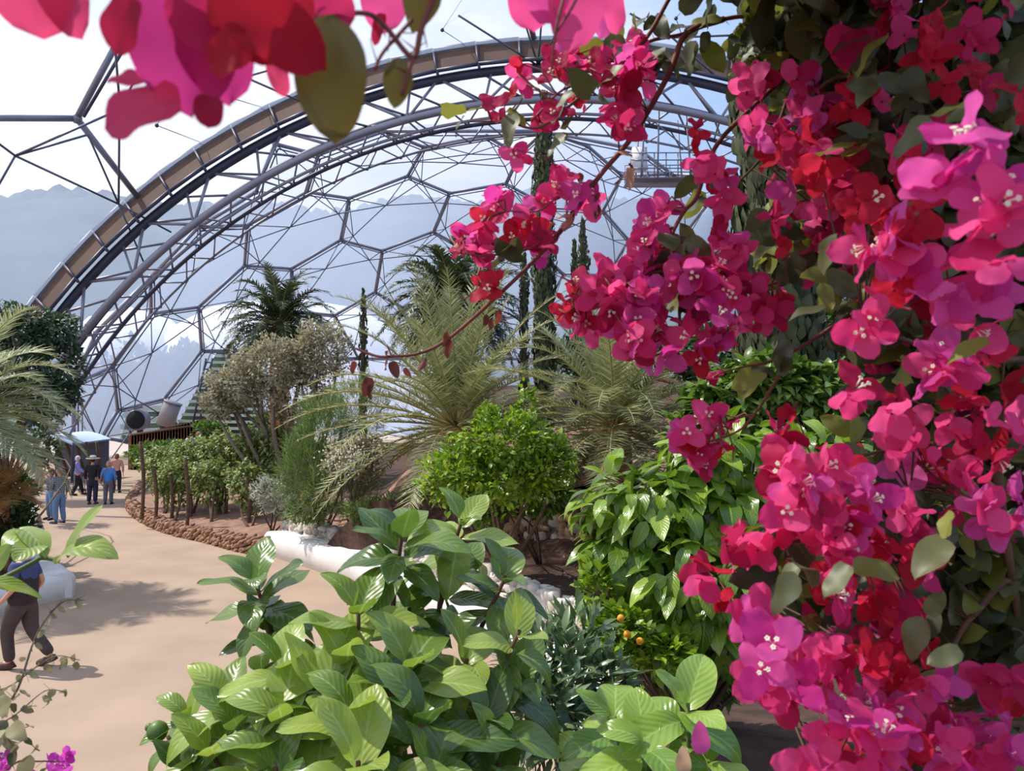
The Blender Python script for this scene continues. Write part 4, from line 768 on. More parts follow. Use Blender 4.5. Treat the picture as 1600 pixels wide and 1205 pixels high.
# hanging bunch
ln2 = [([(1215, 130, 1.0), (1131, 212, .98), (1105, 259, .96), (1088, 309, .95), (1068, 332, .94), (1048, 375, .93), (1055, 420, .92), (1062, 500, .92), (1058, 545, .92), (1070, 565, .92), (1085, 560, .92)], .0034, .0012), ([(1055, 420, .92), (1100, 430, .92), (1170, 450, .92), (1225, 440, .92)], .002, .001), ([(1055, 420, .92), (1000, 430, .92), (940, 445, .92), (885, 490, .92)], .002, .001)]
b2 = thing('bougainvillea_branch', 'hanging bougainvillea branch ending in the largest bright pink bunch, centre right', 'branch')
branches(b2, ln2)
fp = bougain(b2, [(1035, 350, 26, .92, 9, 'm'), (1010, 385, 26, .90, 9, 'p'), (1030, 410, 24, .92, 6, 'm'), (935, 432, 16, .93, 5, 'p'), (905, 450, 12, .93, 3, 'd'), (885, 485, 9, .93, 4, 'r'), (915, 505, 10, .92, 3, 'p'), (965, 455, 34, .88, 12, 'p'), (995, 480, 40, .86, 15, 'm'), (1000, 530, 26, .87, 8, 'p'), (1030, 555, 16, .86, 3, 'm'), (1110, 430, 44, .86, 15, 'p'), (1120, 480, 44, .85, 14, 'm'), (1160, 470, 36, .86, 10, 'p'), (1205, 480, 20, .88, 5, 'p'), (1225, 468, 8, .9, 2, 'r'), (1090, 530, 20, .87, 6, 'p'), (1100, 560, 12, .88, 3, 'd'), (1070, 440, 24, .87, 6, 'm'), (1130, 395, 26, .88, 8, 'p'), (1230, 385, 5, .92, 1, 'r')], maxobj=99, size=.047)
stalks(b2, fp, ln2); leafset(b2, [(1045, 395, 10, .9, 4), (1080, 380, 20, .95, 6), (1055, 470, 10, .88, 5), (1215, 420, 30, .96, 8), (1085, 290, 26, .97, 8)], size=.045); rebase(b2, P(1215, 130, 1.0))
# lower middle sprig
ln3 = [([(1330, 490, .95), (1256, 540, .94), (1200, 566, .93), (1163, 573, .93)], .0028, .0012), ([(1240, 545, .94), (1216, 589, .94), (1190, 632, .94), (1163, 666, .93), (1140, 680, .93), (1110, 690, .92), (1085, 700, .92)], .0022, .001), ([(1290, 750, .93), (1262, 700, .93), (1253, 670, .92), (1240, 645, .92)], .0012, .0007), ([(1140, 680, .93), (1145, 700, .93), (1145, 720, .93)], .0008, .0006)]
b3 = thing('bougainvillea_branch', 'thin bougainvillea sprig with one small pink bunch over the glossy bush', 'branch')
branches(b3, ln3); fp = bougain(b3, [(1110, 650, 12, .92, 3, 'd'), (1128, 660, 8, .92, 2, 'r'), (1075, 680, 14, .9, 4, 'p'), (1095, 700, 18, .9, 5, 'd'), (1098, 722, 8, .92, 2, 'd'), (1070, 705, 10, .92, 2, 'm'), (1115, 589, 3, .92, 1, 'r'), (1238, 642, 5, .92, 1, 'r'), (1222, 668, 1, .92, 1, 'r'), (1130, 700, 3, .92, 1, 'r')], size=.042)
stalks(b3, fp, ln3); leafset(b3, [(1180, 575, 16, .93, 3), (1230, 575, 10, .93, 3)], size=.05); rebase(b3, P(1330, 490, .95))
# great mass on the right
ln4 = [([(1700, 1300, .9), (1600, 1000, .9), (1577, 907, .88), (1527, 955, .88), (1507, 978, .88), (1470, 1032, .88), (1390, 1060, .88)], .006, .002), ([(1620, 560, .85), (1518, 570, .8), (1508, 616, .8), (1485, 646, .8), (1475, 692, .8), (1439, 742, .8), (1409, 768, .8), (1340, 800, .82)], .004, .0018),
       ([(1700, -50, .9), (1620, 200, .9), (1580, 190, .85), (1500, 160, .85), (1420, 140, .85), (1310, 120, .9), (1230, 190, .95), (1180, 190, .95)], .006, .002), ([(1700, 1300, .9), (1640, 1150, .85), (1540, 1130, .85), (1400, 1120, .85), (1300, 1160, .85)], .005, .002), ([(1620, 560, .85), (1560, 700, .85), (1580, 907, .88)], .006, .005), ([(1620, 200, .9), (1620, 560, .85)], .007, .006),
       ([(1480, 690, .8), (1400, 700, .85), (1300, 720, .85), (1230, 700, .85)], .0025, .0012), ([(1340, 800, .82), (1250, 830, .85), (1180, 860, .85), (1120, 900, .85)], .0022, .001), ([(1230, 840, .85), (1200, 920, .85), (1190, 990, .85)], .002, .001), ([(1220, -40, 1.0), (1240, 100, 1.0), (1200, 230, 1.0), (1140, 300, 1.0), (1130, 340, 1.0)], .003, .001), ([(1518, 570, .8), (1440, 540, .85), (1350, 510, .85), (1330, 490, .95)], .003, .002)]
vine = thing('bougainvillea_vine', 'huge mass of pink, red and magenta bougainvillea filling the right side', 'vine'); branches(vine, ln4, mat='twig')
named = [(1490, 240, 34, .42, 3, 'm'), (1545, 330, 46, .40, 4, 'm'), (1465, 300, 20, .44, 2, 'm'), (1580, 380, 30, .42, 2, 'm'), (1350, 505, 16, .62, 2, 'p'), (1330, 610, 14, .62, 2, 'd'), (1345, 520, 8, .6, 1, 'm'), (1175, 215, 20, .85, 4, 'p'), (1125, 262, 14, .88, 3, 'd'), (1165, 130, 20, .9, 4, 'p'), (1185, 110, 6, .9, 1, 'r'), (1240, 240, 40, .85, 12, 'd'), (1270, 185, 30, .88, 8, 'm'), (1235, 140, 22, .9, 4, 'm'), (1300, 180, 30, .85, 7, 'p'), (1290, 270, 40, .8, 9, 'd'), (1130, 300, 12, .88, 2, 'p'), (1205, 345, 14, .85, 3, 'd'), (1085, 250, 8, .9, 2, 'd'), (1090, 205, 8, .9, 2, 'r'),
   (1390, 380, 40, .6, 6, 'm'), (1440, 360, 40, .58, 6, 'd'), (1395, 430, 34, .6, 5, 'd'), (1470, 430, 44, .6, 7, 'm'), (1530, 470, 44, .62, 7, 'p'), (1480, 580, 36, .68, 6, 'm'), (1360, 330, 30, .7, 5, 'd'), (1420, 240, 40, .7, 6, 'd'), (1500, 120, 50, .7, 6, 'r'), (1440, 60, 50, .7, 6, 'd'), (1540, 40, 50, .6, 6, 'r'), (1580, 150, 40, .6, 4, 'd'), (1370, 30, 30, .75, 4, 'd'), (1330, 80, 24, .8, 3, 'p'), (1460, 90, 20, .65, 3, 'r'), (1350, 150, 30, .8, 5, 'd'),  # topmost clusters here get deeper tones, their shade put into the colour
   (1205, 690, 14, .7, 2, 'd'), (1225, 720, 20, .66, 3, 'p'), (1240, 760, 26, .64, 4, 'm'), (1230, 800, 24, .66, 4, 'p'), (1270, 780, 30, .66, 5, 'p'), (1300, 730, 24, .72, 4, 'd'), (1340, 790, 36, .7, 6, 'm'), (1330, 840, 36, .7, 7, 'd'), (1390, 820, 36, .74, 6, 'd'), (1290, 860, 40, .7, 6, 'p'), (1200, 840, 26, .72, 4, 'p'), (1140, 855, 14, .72, 3, 'p'), (1105, 895, 16, .74, 3, 'd'), (1118, 942, 5, .74, 1, 'r'), (1150, 830, 8, .74, 1, 'r'), (1175, 970, 20, .66, 3, 'm'), (1200, 1000, 20, .62, 3, 'm'), (1185, 1055, 18, .64, 3, 'm'), (1220, 1090, 5, .68, 1, 'd'), (1270, 1000, 34, .66, 6, 'p'), (1260, 1060, 34, .66, 6, 'm'), (1330, 1050, 40, .66, 7, 'd'), (1300, 930, 30, .72, 5, 'd'), (1370, 950, 44, .74, 8, 'r'), (1420, 1000, 44, .74, 7, 'd'), (1440, 860, 40, .78, 6, 'd'), (1480, 760, 44, .76, 6, 'd'), (1430, 700, 40, .74, 6, 'p'), (1390, 650, 26, .74, 4, 'd'), (1550, 680, 44, .7, 6, 'd'), (1555, 810, 44, .72, 7, 'm'), (1500, 650, 30, .72, 4, 'd'), (1550, 580, 30, .75, 4, 'd'),
   (1310, 1150, 50, .62, 8, 'm'), (1270, 1185, 30, .62, 5, 'm'), (1380, 1120, 44, .66, 7, 'm'), (1370, 1180, 44, .6, 6, 'm'), (1450, 1170, 44, .64, 6, 'd'), (1460, 1100, 40, .68, 6, 'm'), (1530, 1110, 40, .7, 6, 'm'), (1575, 1080, 34, .7, 5, 'd'), (1560, 1180, 44, .66, 6, 'm'), (1420, 1060, 30, .7, 5, 'r'), (1510, 1190, 30, .66, 4, 'm'),
   (1400, 300, 190, .95, 90, 'x'), (1480, 500, 150, .95, 60, 'x'), (1450, 780, 160, .95, 80, 'x'), (1340, 900, 130, .95, 50, 'x'), (1380, 1080, 150, .95, 60, 'x'), (1500, 100, 150, .95, 50, 'x'), (1280, 230, 90, .95, 24, 'x')]
fp = bougain(vine, named, maxobj=98, size=.047)
stalks(vine, fp[98:400], ln4, mat='twig')
leafset(vine, [(1450, 200, 180, .9, 300), (1480, 500, 160, .95, 230), (1260, 80, 120, 1.05, 130), (1200, 60, 50, 1.05, 50), (1500, 60, 150, .8, 110), (1300, 330, 90, 1.05, 70), (1470, 760, 170, .95, 220), (1540, 960, 100, .95, 150), (1340, 930, 130, .9, 90), (1480, 1100, 150, .95, 160), (1230, 370, 60, 1.05, 36), (1250, 880, 90, .8, 18), (1560, 300, 120, .95, 120), (1560, 620, 120, 1.0, 150)], size=.052)
leafset(vine, [(1545, 530, 10, .55, 1), (1330, 880, 8, .6, 2), (1240, 890, 14, .62, 3), (1450, 950, 20, .6, 3), (1480, 840, 12, .6, 2), (1290, 440, 20, .8, 5), (1300, 480, 14, .8, 3), (1500, 1010, 16, .55, 1), (1560, 260, 20, .5, 2), (1400, 140, 40, .7, 9), (1360, 230, 30, .8, 7), (1450, 190, 30, .6, 4)], size=.044, name='leaves')
# unseen vine leaves added out of frame, mostly above, to shade the upper right
leafset(vine, [(1640, 100, 200, .95, 200), (1700, 500, 170, .95, 220), (1680, 900, 150, .95, 160), (1450, -170, 300, .9, 500), (1200, -230, 190, .9, 800), (1420, -330, 260, .8, 900), (1120, -330, 170, .92, 500), (1130, -300, 170, .74, 600), (1150, -330, 200, .62, 700), (1250, -420, 200, .55, 500), (1260, -200, 110, .72, 350)], size=.07, name='leaves')
rebase(vine, P(1700, 1300, .9))
# blurred sprays close to the lens
def near_bracts(root, items):
    for (u, v, w, h, d, ang, mt, tilt) in items:
        """a single bract centred near u,v, w wide h long in px, pointing by ang degrees from up"""
        T = leafT(10, 8, .5, .12, .35, .05, .004, 'bract', seed=int(u)+3); s = h/F*d; a = math.radians(ang); dr = np.array([math.sin(a), tilt, math.cos(a)]); R = frames(dr[None], np.array([[.1, -1.0, .1]]))
        Vv = T[0].copy(); Vv[:, 0] *= w/h; mb = MB(); c = P(u, v, d); mb.inst((Vv, T[1], T[2]), (c-norm(dr)*s*.5)[None], R, np.array([s])); mb.build('bract', mt, root)
s1 = thing('bougainvillea_spray', 'blurred magenta bougainvillea spray hanging close at the top left', 'branch')
M['b_soft'] = bractmat('bract_soft', lin(164, 38, 106), lin(172, 46, 114), .5); M['b_rose'] = bractmat('bract_rose', lin(196, 56, 98), lin(204, 66, 108), .5); M['b_crim'] = bractmat('bract_crimson', lin(160, 16, 38), lin(170, 22, 46), .45); M['b_dusk'] = bractmat('bract_dusk', lin(150, 24, 58), lin(160, 30, 66), .45)
near_bracts(s1, [(282, 62, 215, 230, .30, 182, 'b_soft', .1), (205, 170, 95, 165, .31, 262, 'b_rose', .1), (185, 40, 80, 100, .29, 215, 'b_dusk', .2), (45, -10, 170, 130, .32, 185, 'b_rose', .2), (100, 0, 90, 110, .32, 160, 'b_rose', 0), (330, 60, 150, 200, .305, 170, 'b_soft', .1), (415, 20, 200, 150, .29, 150, 'b_crim', .1), (430, 40, 140, 190, .28, 120, 'b_crim', .1), (330, 30, 140, 130, .29, 140, 'b_deep', .1), (350, 80, 90, 90, .28, 250, 'b_crim', .1), (325, 175, 60, 50, .30, 190, 'b_dusk', .1), (435, 120, 40, 60, .32, 165, 'b_rose', 0), (190, 120, 30, 90, .31, 280, 'b_rose', .1), (600, 8, 90, 80, .40, 180, 'b_pink', .1), (520, 10, 90, 80, .34, 140, 'b_deep', .1), (590, 45, 24, 50, .4, 200, 'b_dusk', .1)])
T = leafT(14, 8, .30, .16, .3, .05, .004, 'citrus', seed=77); olive = leafmat('olive_leaf', lin(82, 74, 34), lin(104, 92, 44), .22, .6)
for (u, v, d, dr, nr, L_) in ((516, 22, .30, (-.02, .1, -1.0), (.1, -1.0, .2), 198), (625, 90, .36, (-.1, .1, -1.0), (.4, -1.0, .2), 78), (668, -50, .36, (-.2, .1, -1.0), (.6, -1.0, .2), 100)):
    mb = MB(); c = P(u, v, d); mb.inst(T, c[None], frames(np.array([dr]), np.array([nr])), np.array([L_/F*d])); tag(mb.build('leaf', olive, s1), 'blurred olive green leaf')
branches(s1, [([(700, -60, .36), (660, 40, .36), (645, 90, .36), (600, 40, .36), (560, 20, .35), (440, 40, .33), (370, 30, .32), (300, -20, .31)], .0016, .001), ([(645, 90, .36), (628, 150, .36)], .0012, .001), ([(645, 30, .36), (600, 80, .36), (585, 110, .36)], .0010, .0008)]); rebase(s1, P(700, -60, .36))
s2 = thing('bougainvillea_spray', 'blurred pink bougainvillea bracts dropping in at the top centre', 'branch')
near_bracts(s2, [(830, 5, 90, 80, .45, 170, 'b_pink', .1), (900, 15, 110, 120, .44, 185, 'b_pink', .1), (855, 0, 80, 70, .44, 200, 'b_mag', .1), (960, 15, 50, 70, .6, 160, 'b_pink', .1), (948, 30, 40, 60, .62, 200, 'b_mag', .1)])
branches(s2, [([(900, -60, .43), (880, 0, .42), (868, 50, .42), (862, 110, .43)], .0012, .0006), ([(920, -60, .43), (900, 0, .42), (870, 50, .42)], .001, .0006)]); rebase(s2, P(900, -60, .43))
# bottom left twigs
M['paleleaf'] = leafmat('pale_leaf', lin(128, 122, 86), lin(164, 156, 118), .25, .6)
s3 = thing('bougainvillea_branch', 'thin bare brown twig with small drooping leaves at the lower left', 'branch')
tw = [([(-40, 1130, .95), (20, 1090, .95), (50, 1010, .95), (70, 970, .95), (100, 940, .96), (132, 938, .97)], .0016, .0006), ([(-40, 1080, .95), (10, 1075, .95), (60, 1040, .95), (90, 1025, .95), (125, 1032, .96)], .0012, .0005), ([(-40, 1150, .95), (20, 1120, .95), (70, 1080, .95), (105, 1082, .95)], .0011, .0005), ([(-30, 1190, .95), (10, 1150, .95), (45, 1135, .95)], .001, .0005)]
branches(s3, tw, mat='greybark'); mb = MB()
for l in tw:
    q = smoothpts([P(*p) for p in l[0]], 4); n_ = len(q); scatter(mb, 'heart', q+rng.normal(size=q.shape)*.003, norm(rdir(n_)*.6+[0, 0, -.8]), rdir(n_)+[0, -.5, 0], rng.uniform(.008, .017, n_))
mb.build('leaves', 'paleleaf', s3); rebase(s3, P(-40, 1130, .95))
s4 = thing('bougainvillea_branch', 'violet bougainvillea blooms with dark leaves in the bottom left corner', 'branch')
bougain(s4, [(10, 1195, 14, .95, 4, 'v'), (40, 1198, 12, .95, 3, 'v'), (95, 1195, 16, 1.0, 6, 'v'), (108, 1180, 5, 1.0, 2, 'v')], size=.024)
leafset(s4, [(20, 1150, 30, .9, 10), (50, 1190, 30, .92, 8), (5, 1105, 24, .9, 5)], size=.034, mats=('paleleaf', 'bleaf'))
branches(s4, [([(-40, 1260, .95), (20, 1195, .95), (60, 1190, .95), (100, 1190, 1.0)], .0015, .0007)]); rebase(s4, P(-40, 1260, .95))
# fallen petals
for (u, v, d, lab, mt, s) in [(1100, 1160, 1.28, 'fallen magenta bract lying on a broad citrus leaf', 'b_mag', .042), (1073, 1192, 1.3, 'fallen dried peach coloured bract beside the magenta one', 'dry', .036)]:
    mb = MB(); mb.inst(LEAFY['heart'][1], P(u-6, v+18, d)[None], frames(np.array([[.1, .1, 1.0]]), np.array([[0, -1, .5]])), np.array([s*1.25])); tag(mb.build('fallen_bract', mt), lab, 'petal')
# ---------------------------------------------------------------- people
M['skin'] = simple('skin', lin(206, 152, 126), .6)
def cloth(name, c, **k): return simple(name, lin(*c), .85, nscale=k.get('ns', 12), amt=k.get('amt', .12))
def plaid(name, c1, c2, c3, s=14):
    m, t, o = newmat(name); lk = t.links.new; q = N(t, 'ShaderNodeTexCoord'); sp_ = N(t, 'ShaderNodeSeparateXYZ'); lk(q.outputs['Object'], sp_.inputs[0]); outs = []
    for ax in ('X', 'Z'):
        mu = N(t, 'ShaderNodeMath', operation='MULTIPLY'); mu.inputs[1].default_value = s; lk(sp_.outputs[ax], mu.inputs[0]); fr = N(t, 'ShaderNodeMath', operation='FRACT'); lk(mu.outputs[0], fr.inputs[0]); gt = N(t, 'ShaderNodeMath', operation='GREATER_THAN'); gt.inputs[1].default_value = .5; lk(fr.outputs[0], gt.inputs[0]); outs.append(gt)
    ad = N(t, 'ShaderNodeMath', operation='ADD'); lk(outs[0].outputs[0], ad.inputs[0]); lk(outs[1].outputs[0], ad.inputs[1]); dv = N(t, 'ShaderNodeMath', operation='MULTIPLY'); dv.inputs[1].default_value = .5; lk(ad.outputs[0], dv.inputs[0])
    r = N(t, 'ShaderNodeValToRGB'); r.color_ramp.interpolation = 'CONSTANT'; e = r.color_ramp.elements; e[0].color = c1; e[1].position = .3; e[1].color = c2; x = e.new(.8); x.color = c3; lk(dv.outputs[0], r.inputs[0])
    b = N(t, 'ShaderNodeBsdfPrincipled'); b.inputs['Roughness'].default_value = .9; lk(r.outputs[0], b.inputs['Base Color']); lk(b.outputs[0], o.inputs[0]); return m
def skin_mesh(J, E, Rd, sub=2, root='pelvis'):
    """grow one surface over joints J, edges E, radii Rd with the Skin modifier; returns (verts, quads)"""
    names = []; 
    for a, b in E:
        for k in (a, b):
            if k not in names: names.append(k)
    me = bpy.data.meshes.new('tmp'); me.from_pydata([tuple(J[k]) for k in names], [(names.index(a), names.index(b)) for a, b in E], [])
    ob = bpy.data.objects.new('tmp', me); col.objects.link(ob); ob.modifiers.new('s', 'SKIN'); sv = me.skin_vertices[0].data
    for i, k in enumerate(names):
        r_ = Rd[k]; sv[i].radius = r_ if isinstance(r_, tuple) else (r_, r_); sv[i].use_root = (k == root)
    sb = ob.modifiers.new('b', 'SUBSURF'); sb.levels = sub; sb.render_levels = sub
    dg = bpy.context.evaluated_depsgraph_get(); dg.update(); ev = ob.evaluated_get(dg); m2_ = bpy.data.meshes.new_from_object(ev)
    V = np.array([v.co[:] for v in m2_.vertices]); Q = [list(p.vertices) if len(p.vertices) == 4 else list(p.vertices)+[p.vertices[-1]] for p in m2_.polygons]
    bpy.data.objects.remove(ob); bpy.data.meshes.remove(m2_); bpy.data.meshes.remove(me); return V, np.array(Q)
def person(label, pos_, h, face, top, legs, shoes, hair=None, hat=None, pose=None, sleeves='long', hem=.82, bulk=1.0, extra=None, shortleg=False, vest=None):
    """local frame: faces +Y, right hand at +X; face = heading in degrees, 0 looks away from the camera"""
    root = thing('person', label, 'person')
    J = dict(pelvis=(0, 0, .95), waist=(0, .0, 1.08), chest=(0, .0, 1.28), neckb=(0, -.01, 1.46), neck=(0, .0, 1.53), head=(0, .015, 1.62), crown=(0, .0, 1.71), nose=(0, .125, 1.61), chin=(0, .08, 1.555))
    for s, n in ((-1, 'l'), (1, 'r')):
        J.update({n+'sh': (s*.18, -.01, 1.41), n+'el': (s*.25, -.03, 1.13), n+'wr': (s*.25, .05, .90), n+'ha': (s*.25, .07, .82), n+'hip': (s*.095, 0, .90), n+'kn': (s*.105, .02, .50), n+'an': (s*.11, -.02, .09), n+'toe': (s*.13, .14, .03)})
    J.update(pose or {}); J = {k: np.array(v, float) for k, v in J.items()}
    b = bulk; Rd = dict(pelvis=(.135*b, .10*b), waist=(.125*b, .095*b), chest=(.15*b, .105*b), neckb=.06, neck=.052, head=(.078, .095), crown=(.055, .065), nose=.012, chin=.035)
    for n in 'lr': Rd.update({n+'sh': .055*b, n+'el': .040, n+'wr': .027, n+'ha': (.036, .018), n+'hip': .088*b, n+'kn': .057, n+'an': .038, n+'toe': (.04, .028)})
    E = [('pelvis', 'waist'), ('waist', 'chest'), ('chest', 'neckb'), ('neckb', 'neck'), ('neck', 'head'), ('head', 'crown'), ('head', 'chin')]
    for n in 'lr': E += [('chest', n+'sh'), (n+'sh', n+'el'), (n+'el', n+'wr'), (n+'wr', n+'ha'), ('pelvis', n+'hip'), (n+'hip', n+'kn'), (n+'kn', n+'an'), (n+'an', n+'toe')]
    mb = MB(); V, Q = skin_mesh(J, E, Rd); mb.add(V, Q)
    hd = J['head']; 
    for s in (-1, 1): ball(mb, hd+[s*.083, -.01, -.005], (.012, .022, .032), T=SPHS); ball(mb, hd+[s*.032, .088, .015], (.014, .01, .009), T=SPHS, mi=1)
    tube(mb, [hd+[0, .085, .02], hd+[0, .118, -.018]], [.008, .016], 6); ball(mb, hd+[0, .088, -.05], (.026, .01, .008), T=SPHS, mi=2)
    for n in 'lr':     # four fingers and a thumb, unequal and bent
        a, w_ = J[n+'ha'], J[n+'wr']; d = norm(a-w_); sd = norm(np.cross(d, [0, 1, .2] if abs(d[1]) < .8 else [1, 0, 0])); pr = np.cross(sd, d)
        for k, ln_ in enumerate((.070, .080, .074, .058)):
            st = a + sd*.0 + pr*(k-1.5)*.019+d*.022; tube(mb, [st, st+d*ln_*.5+sd*.006, st+d*ln_+sd*.022], [.0095, .0088, .0068], 6)
        tube(mb, [w_+(a-w_)*.45-pr*.018, a-pr*.05+d*.0, a-pr*.058+d*.032], [.012, .0105, .008], 6)
    mb.build('body', ['skin', simple('eye', lin(50, 40, 36), .3), simple('lip', lin(170, 96, 88), .5)], root)
    def inflate(E_, keep, k, J2=None, over=None, sub=2, rt='pelvis'):
        R2 = {a: ((v[0]+k, v[1]+k) if isinstance(v, tuple) else v+k) for a, v in Rd.items()}; R2.update(over or {}); JJ = dict(J); JJ.update(J2 or {}); return skin_mesh(JJ, E_, R2, sub, rt)
    # trousers
    EL = [('pelvis', 'waist')]; J2 = {}
    for n in 'lr':
        kn, an = J[n+'kn'], J[n+'an']; J2[n+'cf'] = kn+(an-kn)*(.15 if shortleg else 1.02); EL += [('pelvis', n+'hip'), (n+'hip', n+'kn'), (n+'kn', n+'cf')]
    mb = MB(); V, Q = inflate(EL, None, .014, J2, dict(lcf=.075, rcf=.075, lkn=.09, rkn=.09, lhip=.125*b, rhip=.125*b)); mb.add(V, Q); mb.build('trousers', legs, root)
    # top
    J2 = dict(hem=(J['pelvis'][0], J['pelvis'][1], hem)); ET = [('hem', 'waist'), ('waist', 'chest'), ('chest', 'neckb')]
    for n in 'lr':
        sh, el, wr = J[n+'sh'], J[n+'el'], J[n+'wr']; ET += [('chest', n+'sh')]
        if sleeves == 'long': J2[n+'sl'] = el+(wr-el)*.88; ET += [(n+'sh', n+'el'), (n+'el', n+'sl')]
        elif sleeves == 'short': J2[n+'sl'] = sh+(el-sh)*.75; ET += [(n+'sh', n+'sl')]
    mb = MB(); V, Q = inflate(ET, None, .022, {k: np.array(v) for k, v in J2.items()}, dict(hem=(.175*b, .14*b), neckb=.07, lsl=.046, rsl=.046), rt='hem'); mb.add(V, Q); mb.build('top', top, root)
    if vest:
        EV = [('hem', 'waist'), ('waist', 'chest'), ('chest', 'neckb'), ('chest', 'lsh'), ('chest', 'rsh')]; mb = MB()
        V, Q = inflate(EV, None, .045, dict(hem=np.array(J2['hem'])), dict(hem=(.20*b, .165*b), neckb=.085, lsh=.075, rsh=.075), rt='hem'); mb.add(V, Q); mb.build('vest', vest, root)
    for n in 'lr':
        a, tt = J[n+'an'], J[n+'toe']; d = norm((tt-a)*[1, 1, .4]); mb = MB(); R = frames(d[None], np.array([[0, 0, 1.0]]))
        mb.inst(STONES[0], ((a+tt)/2+[0, 0, -.015])[None], R, np.array([[.052, .145, .045]])); mb.build('shoe', shoes, root)
    if hair:
        mb = MB(); c, kind = hair; ball(mb, hd+[0, -.018, .035], (.093, .105, .098)); 
        if kind == 'full': ball(mb, hd+[0, -.045, -.02], (.095, .085, .10))
        mb.build('hair', c, root)
    if hat:
        mb = MB(); tube(mb, [hd+[0, -.01, .075], hd+[0, -.01, .09], hd+[0, -.01, .10]], [.235, .24, .235], 20); tube(mb, [hd+[0, -.01, .06], hd+[0, -.01, .19], hd+[0, -.01, .21]], [.12, .105, .05], 16); mb.build('hat', hat, root)
        mb = MB(); tube(mb, [hd+[0, -.01, .10], hd+[0, -.01, .125]], [.122, .119], 16, cap=False); mb.build('hat_band', simple('hat_band', lin(70, 66, 60), .8), root)
    if extra: extra(root, J)
    k = h/1.76; root.scale = (k, k, k); root.rotation_euler = (0, 0, math.radians(face)); root.location = pos_
    return root
jeans = cloth('jeans', (104, 134, 168)); grey = cloth('grey_trousers', (98, 96, 108)); black = cloth('black_cloth', (34, 32, 38)); brownshoe = simple('brown_shoe', lin(78, 54, 48), .6); darkshoe = simple('dark_shoe', lin(38, 36, 42), .6); beige = cloth('beige', (178, 150, 128))
def gpos(u, v): p = Gz(u, v); return (p[0], p[1], 0)
walk = dict(lkn=(-.10, .16, .52), lan=(-.10, .10, .10), ltoe=(-.11, .26, .04), rkn=(.10, -.06, .50), ran=(.10, -.36, .16), rtoe=(.11, -.24, .04), lel=(-.26, -.06, 1.14), lwr=(-.24, .12, .97), lha=(-.23, .18, .93), rel=(.26, -.1, 1.14), rwr=(.25, .06, .96), rha=(.24, .13, .93))
def walker_hold(root, J): pass
person('person in a dark vest over a blue shirt walking left in front of the bench', gpos(34, 1043), 1.78, 84, cloth('navy_shirt', (66, 78, 122)), cloth('charcoal', (78, 66, 66)), brownshoe, hair=(simple('grey_brown_hair', lin(140, 110, 92), .9), 'short'), pose=walk, sleeves='short', bulk=1.3, vest=cloth('dark_vest', (54, 44, 46)))
ps = dict(lel=(-.24, .02, 1.15), lwr=(-.16, .16, 1.02), lha=(-.12, .22, 1.02), ran=(.13, -.04, .09), head=(0, .04, 1.61), crown=(0, .05, 1.70), chin=(0, .10, 1.54))
person('person in a grey checked shirt and light jeans standing on the path', gpos(92, 818), 1.76, 60, plaid('checked_shirt', lin(150, 154, 160), lin(112, 120, 128), lin(84, 94, 104), 16), jeans, simple('blue_shoe', lin(60, 66, 96), .7), hair=(simple('bald_grey', lin(190, 156, 138), .8), 'short'), pose=ps, bulk=1.1, hem=.80)
pb = dict(lel=(-.24, .10, 1.22), lwr=(-.10, .17, 1.46), lha=(-.06, .17, 1.54), rel=(.26, .1, 1.2), rwr=(.1, .2, 1.4), rha=(.06, .2, 1.48))
person('person in purple top raising a hand to the face, half hidden by the checked shirt', gpos(79, 812), 1.66, 150, cloth('purple_top', (92, 74, 112)), jeans, darkshoe, hair=(simple('brown_hair', lin(120, 84, 66), .9), 'full'), pose=pb, sleeves='short')
person('person in an orange top and beige trousers under the palm frond', gpos(60, 772), 1.66, 190, cloth('orange_top', (222, 132, 74)), beige, simple('white_shoe', lin(210, 204, 200), .7), hair=(simple('fair_hair', lin(196, 170, 140), .9), 'full'), sleeves='short')
def rollator(root, J): pass
stride = dict(lkn=(-.10, .12, .50), lan=(-.12, .2, .09), ltoe=(-.13, .36, .04), rkn=(.10, -.02, .5), ran=(.12, -.2, .1), rtoe=(.13, -.08, .04), rel=(.24, .06, 1.16), rwr=(.22, .26, 1.0), rha=(.22, .32, .98), lel=(-.24, .06, 1.16), lwr=(-.22, .26, 1.0), lha=(-.22, .32, .98))
person('white haired person in a long lilac cardigan walking with arms forward', gpos(121, 774), 1.63, -62, cloth('lilac_cardigan', (146, 144, 204)), black, darkshoe, hair=(simple('white_hair', lin(222, 218, 222), .9), 'full'), pose=stride, hem=.70, bulk=1.08)
person('person in a long black coat and cream sun hat seen from behind', gpos(144, 788), 1.76, 8, black, cloth('dark_jeans', (44, 46, 66)), brownshoe, hair=(simple('dark_hair', lin(60, 50, 46), .9), 'short'), hat=simple('cream_hat', lin(236, 228, 210), .8), hem=.60, bulk=1.1)
def bag(root, J):
    mb = MB(); ball(mb, (-.24, -.10, 1.02), (.05, .12, .11)); mb.build('shoulder_bag', simple('tan_bag', lin(164, 96, 62), .6), root); mb = MB(); tube(mb, smoothpts([(-.24, -.12, 1.1), (-.10, -.16, 1.35), (.0, -.10, 1.48), (-.12, .12, 1.38), (-.24, .0, 1.1)], 4), .009, 5); mb.build('bag_strap', simple('tan_strap', lin(120, 70, 50), .6), root)
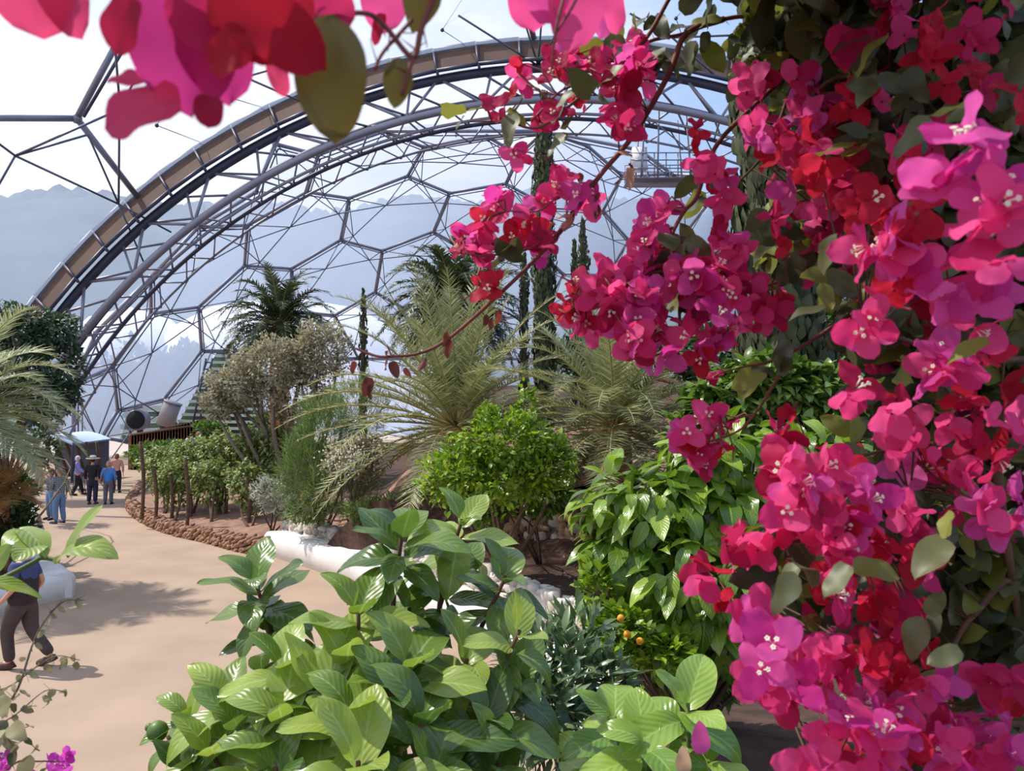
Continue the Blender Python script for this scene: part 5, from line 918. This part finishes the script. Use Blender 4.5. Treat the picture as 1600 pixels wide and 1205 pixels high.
person('person in a bright blue quilted vest with a tan bag seen from behind', gpos(169, 788), 1.62, 14, cloth('blue_sleeve', (92, 130, 190)), grey, darkshoe, hair=(simple('ginger_grey_hair', lin(176, 140, 116), .9), 'full'), vest=simple('quilted_blue', lin(48, 128, 204), .5, nscale=9, amt=.12, bump=.6), extra=bag, bulk=1.05)
person('person mostly hidden beyond the blue vest, in a peach top', gpos(182, 770), 1.66, 20, cloth('peach_top', (206, 156, 136)), black, darkshoe, hair=(simple('brown_hair2', lin(130, 92, 70), .9), 'full'))
zz = .62
for lab, u, v, hh_, tp, hr in (('person with white hair in a cream top behind the vines', 293, 684, 1.6, cloth('cream_top', (206, 190, 176)), simple('white_hair2', lin(226, 214, 204), .9)), ('bald person in a pale blue shirt with a dark strap behind the vines', 310, 674, 1.74, cloth('pale_blue_shirt', (150, 170, 204)), simple('bald_skin', lin(200, 150, 128), .8)), ('brown haired person just behind the cream top, behind the vines', 299, 677, 1.66, cloth('brown_top', (150, 104, 88)), simple('brown_hair3', lin(122, 84, 70), .9))):
    d = 34 if 'brown haired' not in lab else 35.5; top = P(u, v, d)
    def strap(root, J):
        mb = MB(); tube(mb, [(-.13, -.15, 1.40), (.0, -.15, 1.2), (.14, -.13, 1.0)], .014, 5); mb.build('strap', black, root)
    person(lab, (top[0], d, top[2]-hh_), hh_, 12, tp, grey, darkshoe, hair=(hr, 'short'), extra=strap if 'strap' in lab else None)
t = thing('rollator', 'small dark wheeled walker beside the person in lilac', 'walker'); q = np.array(gpos(127, 771))
mb = MB(); 
for x, y in ((-.25, -.2), (.25, -.2), (-.22, .3), (.22, .3)): 
    w_ = MB(); c = q+[x, y, .1]; th = np.linspace(0, 2*PI, 17); tube(w_, [c+[0, .085*math.cos(a), .085*math.sin(a)] for a in th], .02, 6, cap=False); w_.build('wheel', darkshoe, t)
    tube(mb, [c, q+[x*.9, -.15, .9]], .015, 6)
tube(mb, [q+[-.22, -.15, .9], q+[.22, -.15, .9]], .015, 6); tube(mb, [q+[-.24, .0, .5], q+[.24, .0, .5]], .015, 6); mb.build('frame', 'darksteel', t); rebase(t, q)
